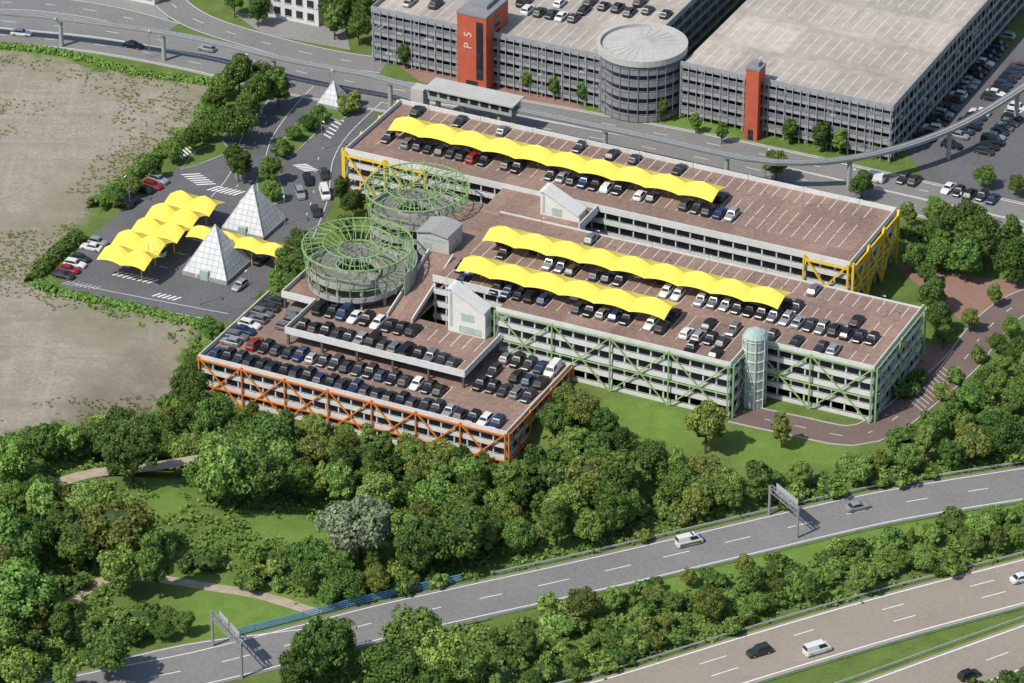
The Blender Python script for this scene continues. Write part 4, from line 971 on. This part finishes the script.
zone([(755, 482), (850, 463), (960, 450), (1030, 440), (1030, 462), (900, 486), (775, 508)], 4.8, 5, 9, 'in the belt above the slip road', 'trees in the slip road belt', bushp=.2, tries=1200)
zone([(548, 396), (585, 394), (635, 442), (600, 454), (548, 446)], 5.2, 6, 9, 'beside the orange garage right corner', 'trees beside the orange garage', tries=300)
zone([(192, 398), (215, 400), (300, 420), (420, 448), (510, 466), (550, 446), (556, 456), (520, 480), (420, 464), (300, 436), (200, 414)], 4.2, 5, 7.6, 'right under the orange steel front', 'trees under the orange steel front', tones=[D, D, MG, MG, LG, OL], margin=1.2, tries=1100)
zone([(196, 418), (215, 420), (300, 440), (420, 466), (500, 478), (550, 458), (560, 470), (520, 500), (420, 503), (350, 484), (285, 474), (215, 430)], 5.0, 6.5, 11, 'in the wood below the orange garage', 'trees in the wood below the orange garage', tones=TW, tries=1300)
zone([(420, 500), (520, 500), (560, 470), (600, 448), (700, 462), (745, 490), (748, 516), (620, 545), (540, 565), (470, 580), (450, 562), (400, 538)], 5.3, 6.5, 13.5, 'in the wood above the slip road', 'trees in the wood above the slip road', bushp=.08, tries=1300)
zone([(240, 552), (262, 552), (330, 548), (400, 550), (450, 572), (445, 588), (340, 604), (290, 588), (250, 580)], 5.0, 5, 10, 'in the copse above the blue railing', 'trees in the copse above the railing', bushp=.15, tries=800)
zone([(-12, 452), (60, 430), (110, 420), (195, 402), (215, 420), (270, 448), (190, 446), (120, 450), (60, 460), (-12, 464)], 5.4, 6, 11.5, 'in the belt below the bare field', 'trees in the belt below the field', bushp=.08, tries=1100)
zone([(-12, 490), (60, 496), (130, 500), (160, 545), (215, 562), (160, 570), (90, 570), (60, 600), (75, 640), (60, 655), (-12, 660)], 5.7, 6.5, 13.5, 'in the wood at lower left', 'trees in the lower left wood', bushp=.1, tries=1300)
zone([(130, 605), (180, 610), (200, 640), (150, 652), (110, 645), (95, 625)], 4.8, 4, 8, 'on the rough grass by the lower path', 'trees by the lower path', bushp=.35, tries=300)
zone([(490, 632), (560, 604), (640, 586), (740, 566), (860, 542), (1030, 502), (1030, 545), (900, 585), (740, 632), (640, 662), (560, 690), (480, 690)], 4.6, 3, 8.4, 'in the strip between slip road and motorway', 'trees between slip road and motorway', bushp=.32, tones=[MG] * 7 + [LG] * 5 + [D] * 4 + [OL] * 2, tries=1400)
zone([(975, 678), (1030, 662), (1030, 692), (965, 692)], 4.5, 3, 5, 'in the bottom right corner', 'trees in the bottom right corner', tries=120, bushp=.3)
rng = np.random.default_rng(5); C = []
UZ = [([(-12, 440), (200, 392), (560, 450), (745, 480), (748, 525), (450, 595), (330, 615), (260, 575), (150, 560), (90, 650), (-12, 683)], 5200), ([(490, 640), (860, 545), (1030, 505), (1030, 560), (640, 672), (480, 690)], 2400), ([(755, 490), (1030, 440), (1030, 468), (775, 515)], 900), ([(545, 390), (640, 445), (600, 455), (548, 445)], 300), ([(885, 440), (1030, 370), (1030, 440)], 400), ([(25, 285), (205, 325), (195, 392), (185, 340), (60, 300)], 260), ([(150, 400), (176, 360), (200, 330), (200, 400)], 260), ([(300, 640), (480, 625), (500, 690), (280, 690)], 500), ([(-10, 650), (110, 640), (60, 690), (-10, 690)], 250)]
for pl, n in UZ:
    pl = np.array(pl, float); lo, hi = pl.min(0), pl.max(0)
    for _ in range(n):
        qx, qy = rng.uniform(lo[0], hi[0]), rng.uniform(lo[1], hi[1])
        if not inpoly(np.array([qx]), np.array([qy]), pl)[0]: continue
        p = P(qx, qy)
        if any(inpoly(np.array([p.x]), np.array([p.y]), q)[0] for q in MEADOWS[:4]) and rng.random() < .95: continue
        if blocked(p.x, p.y, .9): continue
        g = gz(p.x, p.y); rr = rng.uniform(.4, 1.3); c = rng.normal(size=(11, 3)) * [rr * .6, rr * .6, .25] + [p.x, p.y, g + rr * .55]
        c[:, 2] = np.maximum(c[:, 2], g + .08); C.append(c)
C = np.concatenate(C); N = rng.normal(size=C.shape) * .6 + [0, 0, .8]
V, Fc = leaf_arrays(C, N, rng.uniform(.3, .7, len(C)), rng)
o = bpy.data.objects.new('undergrowth', meshfrom('undergrowth', V, Fc, [LEAF['mid green']])); COL.objects.link(o); struct(o, 'stuff'); tag(o, 'low leafy undergrowth and brambles covering the woodland floor', 'undergrowth')
C = []
for _ in range(12000):
    qx, qy = rng.uniform(-20, 220), rng.uniform(55, 425); p = P(qx, qy)
    if not inpoly(np.array([p.x]), np.array([p.y]), BARE)[0]: continue
    d = sdist(np.array([p.x]), np.array([p.y]), BARE)[0]
    f = noise.noise(Vector((p.x * .035, p.y * .035, 3.3))) + .5 * noise.noise(Vector((p.x * .15, p.y * .15, 7))) + max(0, .6 - d / 22)
    if f < .30 + .5 * rng.random(): continue
    rr = rng.uniform(.1, .45); c = rng.normal(size=(5, 3)) * [rr * .6, rr * .6, .04] + [p.x, p.y, gz(p.x, p.y) + .08 + rr * .15]; c[:, 2] = np.maximum(c[:, 2], gz(p.x, p.y) + .05); C.append(c)
C = np.concatenate(C); N = rng.normal(size=C.shape) * .4 + [0, 0, 1]
V, Fc = leaf_arrays(C, N, rng.uniform(.16, .38, len(C)), rng)
o = bpy.data.objects.new('weeds', meshfrom('weeds', V, Fc, [LEAF['olive green']])); COL.objects.link(o); struct(o, 'stuff'); tag(o, 'sparse olive weeds scattered over the bare gravel field', 'weeds')
def hedge(px, wd, h, label, n):
    pts = cat([P(x, y) for x, y in px], 1.0); rg = np.random.default_rng(len(label)); base = pts[len(pts) // 2]; C = []; N = []
    for _ in range(n):
        i = rg.integers(0, len(pts)); p = pts[i]; bump = .75 + .5 * noise.noise(Vector((p.x * .25, p.y * .25, 0)) * 1.0)
        a = rg.uniform(0, PI)
        d = pts[min(i + 1, len(pts) - 1)] - pts[max(i - 1, 0)]; d.normalize()
        nx_, ny_ = -d.y, d.x
        off = math.cos(a) * wd * bump; z = math.sin(a) * h * bump + .1
        C.append((p.x + nx_ * off - base.x + rg.normal() * .3, p.y + ny_ * off - base.y + rg.normal() * .3, z)); N.append((nx_ * math.cos(a) + rg.normal() * .4, ny_ * math.cos(a) + rg.normal() * .4, math.sin(a) + rg.normal() * .4))
    V, Fc = leaf_arrays(np.array(C), np.array(N), rg.uniform(.3, .65, n), rg)
    o = bpy.data.objects.new('hedge', meshfrom('hedge', V, Fc, [LEAF['mid green']])); COL.objects.link(o); o.location = base; tag(o, label, 'hedge')
hedge([(216, 100), (196, 132), (152, 162), (96, 210)], 2.0, 2.8, 'long green hedge between the bare field and the plaza', 6200)
hedge([(78, 240), (55, 258), (32, 282)], 1.8, 2.4, 'short green hedge at left end of the parking lot', 2600)
hedge([(36, 284), (62, 294), (130, 308), (205, 326)], 1.1, 1.2, 'low hedge along the lower side of the plaza', 3000)
hedge([(-10, 46), (60, 54), (130, 72), (214, 84)], 1.2, 1.3, 'ragged hedge along the upper edge of the bare field', 2600)

# ------------------------------------------------------------ rails, gantries, lamps
def rail(pts, off, label, mt, i0=0, i1=None, h=.8, post=6.0, name='guard_rail', bars=1):
    q = offs(pts, off)[i0:i1]; base = q[len(q) // 2]; t = thing(name, label, 'railing' if name != 'guard_rail' else 'guard rail', (base.x, base.y, 0))
    for k in range(bars):
        mb = MB(); z = h * (k + 1) / bars; mb.sweep(q, -.06, .06, z - (.3 if bars == 1 else .16), z); mb.build('rail', mt, t)
    acc = 0; cnt = 0
    for i in range(1, len(q)):
        acc += (q[i] - q[i - 1]).length
        if acc >= post and cnt < 95:
            acc = 0; cnt += 1; mb = MB(); p = q[i]; mb.bar((p.x + .12, p.y + .12, 0), (p.x + .12, p.y + .12, h - .05), .12); mb.build('post', mt, t)
def idx(pts, px): return min(range(len(pts)), key=lambda i: abs(proj(pts[i])[0] - px))
rail(slip, 6.3, 'grey guard rail on the far side of slip road', M['rail'], idx(slip, 500))
rail(slip, -6.3, 'grey guard rail on the near side of slip road', M['rail'], idx(slip, 500))
rail(slip, 6.5, 'blue railing on the far side of the slip road bridge', M['bluefence'], idx(slip, 245), idx(slip, 490), 1.6, 3, 'railing', 4)
rail(slip, -6.6, 'grey parapet railing on the near side of slip road bridge', M['rail'], idx(slip, 370), idx(slip, 490), 1.2, 3, 'railing', 3)
rail(mw, 7.4, 'grey guard rail on the upper edge of the motorway', M['rail'])
rail(mw, -7.6, 'grey guard rail along the motorway central strip', M['rail'])
rail(mw2, 6.8, 'grey guard rail above the lower motorway carriageway', M['rail'])
def gantry(b0, b1, h, label):
    A = P(*b0); B = P(*b1); d = (B - A).normalized(); n = Vector((-d.y, d.x, 0)); t = thing('sign_gantry', label, 'sign gantry', ((A.x + B.x) / 2, (A.y + B.y) / 2, 0)); up = Vector((0, 0, 1))
    for p in (A, B):
        mb = MB(); mb.bar(p, p + up * h, .38); mb.build('post', M['steel'], t)
    mb = MB()
    for dz in (0, .9):
        for o in (-.4, .4): mb.bar(A + up * (h - dz) + n * o, B + up * (h - dz) + n * o, .14)
    L = (B - A).length; k = int(L / 1.4)
    for i in range(k):
        p = A + d * (L * i / k); q = A + d * (L * (i + 1) / k)
        for o in (-.4, .4): mb.bar(p + up * (h - (.9 if i % 2 else 0)) + n * o, q + up * (h - (0 if i % 2 else .9)) + n * o, .09)
    bm_ = mb.build('truss_beam', M['steel'], t)
    for f in (.3, .68):
        c = A + d * (L * f) + n * (.75) + up * (h - .4); mb = MB(); a = d * 1.7; e = n * .06; v = up * 1.2
        mb.hexa([c - a - e - v, c + a - e - v, c + a + e - v, c - a + e - v], [c - a - e + v, c + a - e + v, c + a + e + v, c - a + e + v]); mb.build('sign_panel', M['greyfac'], bm_)
gantry((769, 515), (797, 538), 6.3, 'steel sign gantry over the slip road at right, beside the belt of trees')
gantry((213, 646), (242, 678), 7.2, 'steel sign gantry over the slip road at lower left')
def lampmesh():
    mb = MB(); mb.tube((0, 0, 0), (0, 0, 7), .1, .06, 8); a = plain(mb, 'pole', [M['steel']]); mb = MB(); mb.tube((0, 0, 6.95), (1.2, 0, 7.3), .05, .04, 6); b_ = plain(mb, 'arm', [M['steel']]); mb = MB(); mb.cbox(1.0, 1.75, -.15, .15, 7.26, 7.40); return a, b_, plain(mb, 'lamp_head', [M['white']])
la, lb, lc = lampmesh()
def lamp(loc, label, sc=1, rz=None):
    t = bpy.data.objects.new('lamp_post', None); COL.objects.link(t); t.location = loc; t.rotation_euler = (0, 0, random.uniform(-2, -1) if rz is None else rz); t.scale = (sc, sc, sc); tag(t, label, 'lamp post', 'lamp posts'); addobj('pole', la, t); am = addobj('arm', lb, t); addobj('lamp_head', lc, am)
for pxs, where in (([(60, 46), (150, 58), (245, 82), (330, 98), (765, 178), (850, 198), (960, 222)], 'along the main road'), ([(130, 205), (150, 275), (200, 305), (250, 300), (285, 225), (322, 150)], 'on the plaza')):
    for i, (x, y) in enumerate(sorted(pxs)): lamp(P(x, y), f'slim grey lamp post, {ordw(i + 1)} from the left {where}')
for i in range(9): lamp(W(-40 + i * 12, 63.6, YZ), f'slim grey lamp post, {ordw(i + 1)} from left behind the longest yellow canopy', .7, -1.1)
for i in range(7): lamp(W(2 + i * 12, 29.8, GZ), f'slim grey lamp post, {ordw(i + 1)} from left along the green garage roof aisle', .7, -1.1)
for i in range(4):
    s = -77 + (i % 2) * 4; r = 2 + i * 6.5; t = thing('toll_booth', f'small white toll booth, {ordw(4 - i)} from the back under the tent canopies', 'booth', W(s, r, .04), 'toll booths')
    mb = MB(); mb.box(s - .8, s + .8, r - .7, r + .7, .05, 1.1); mb.build('wall', M['white'], t)
    mb = MB(); mb.box(s - .75, s + .75, r - .65, r + .65, 1.1, 2.2); mb.build('window', M['glass'], t)
    mb = MB(); mb.box(s - 1, s + 1, r - .9, r + .9, 2.2, 2.4); mb.build('roof', M['white'], t)
print('CARS', CARN[0], 'TREES', len(PLACED), 'OBJ', len(bpy.data.objects))
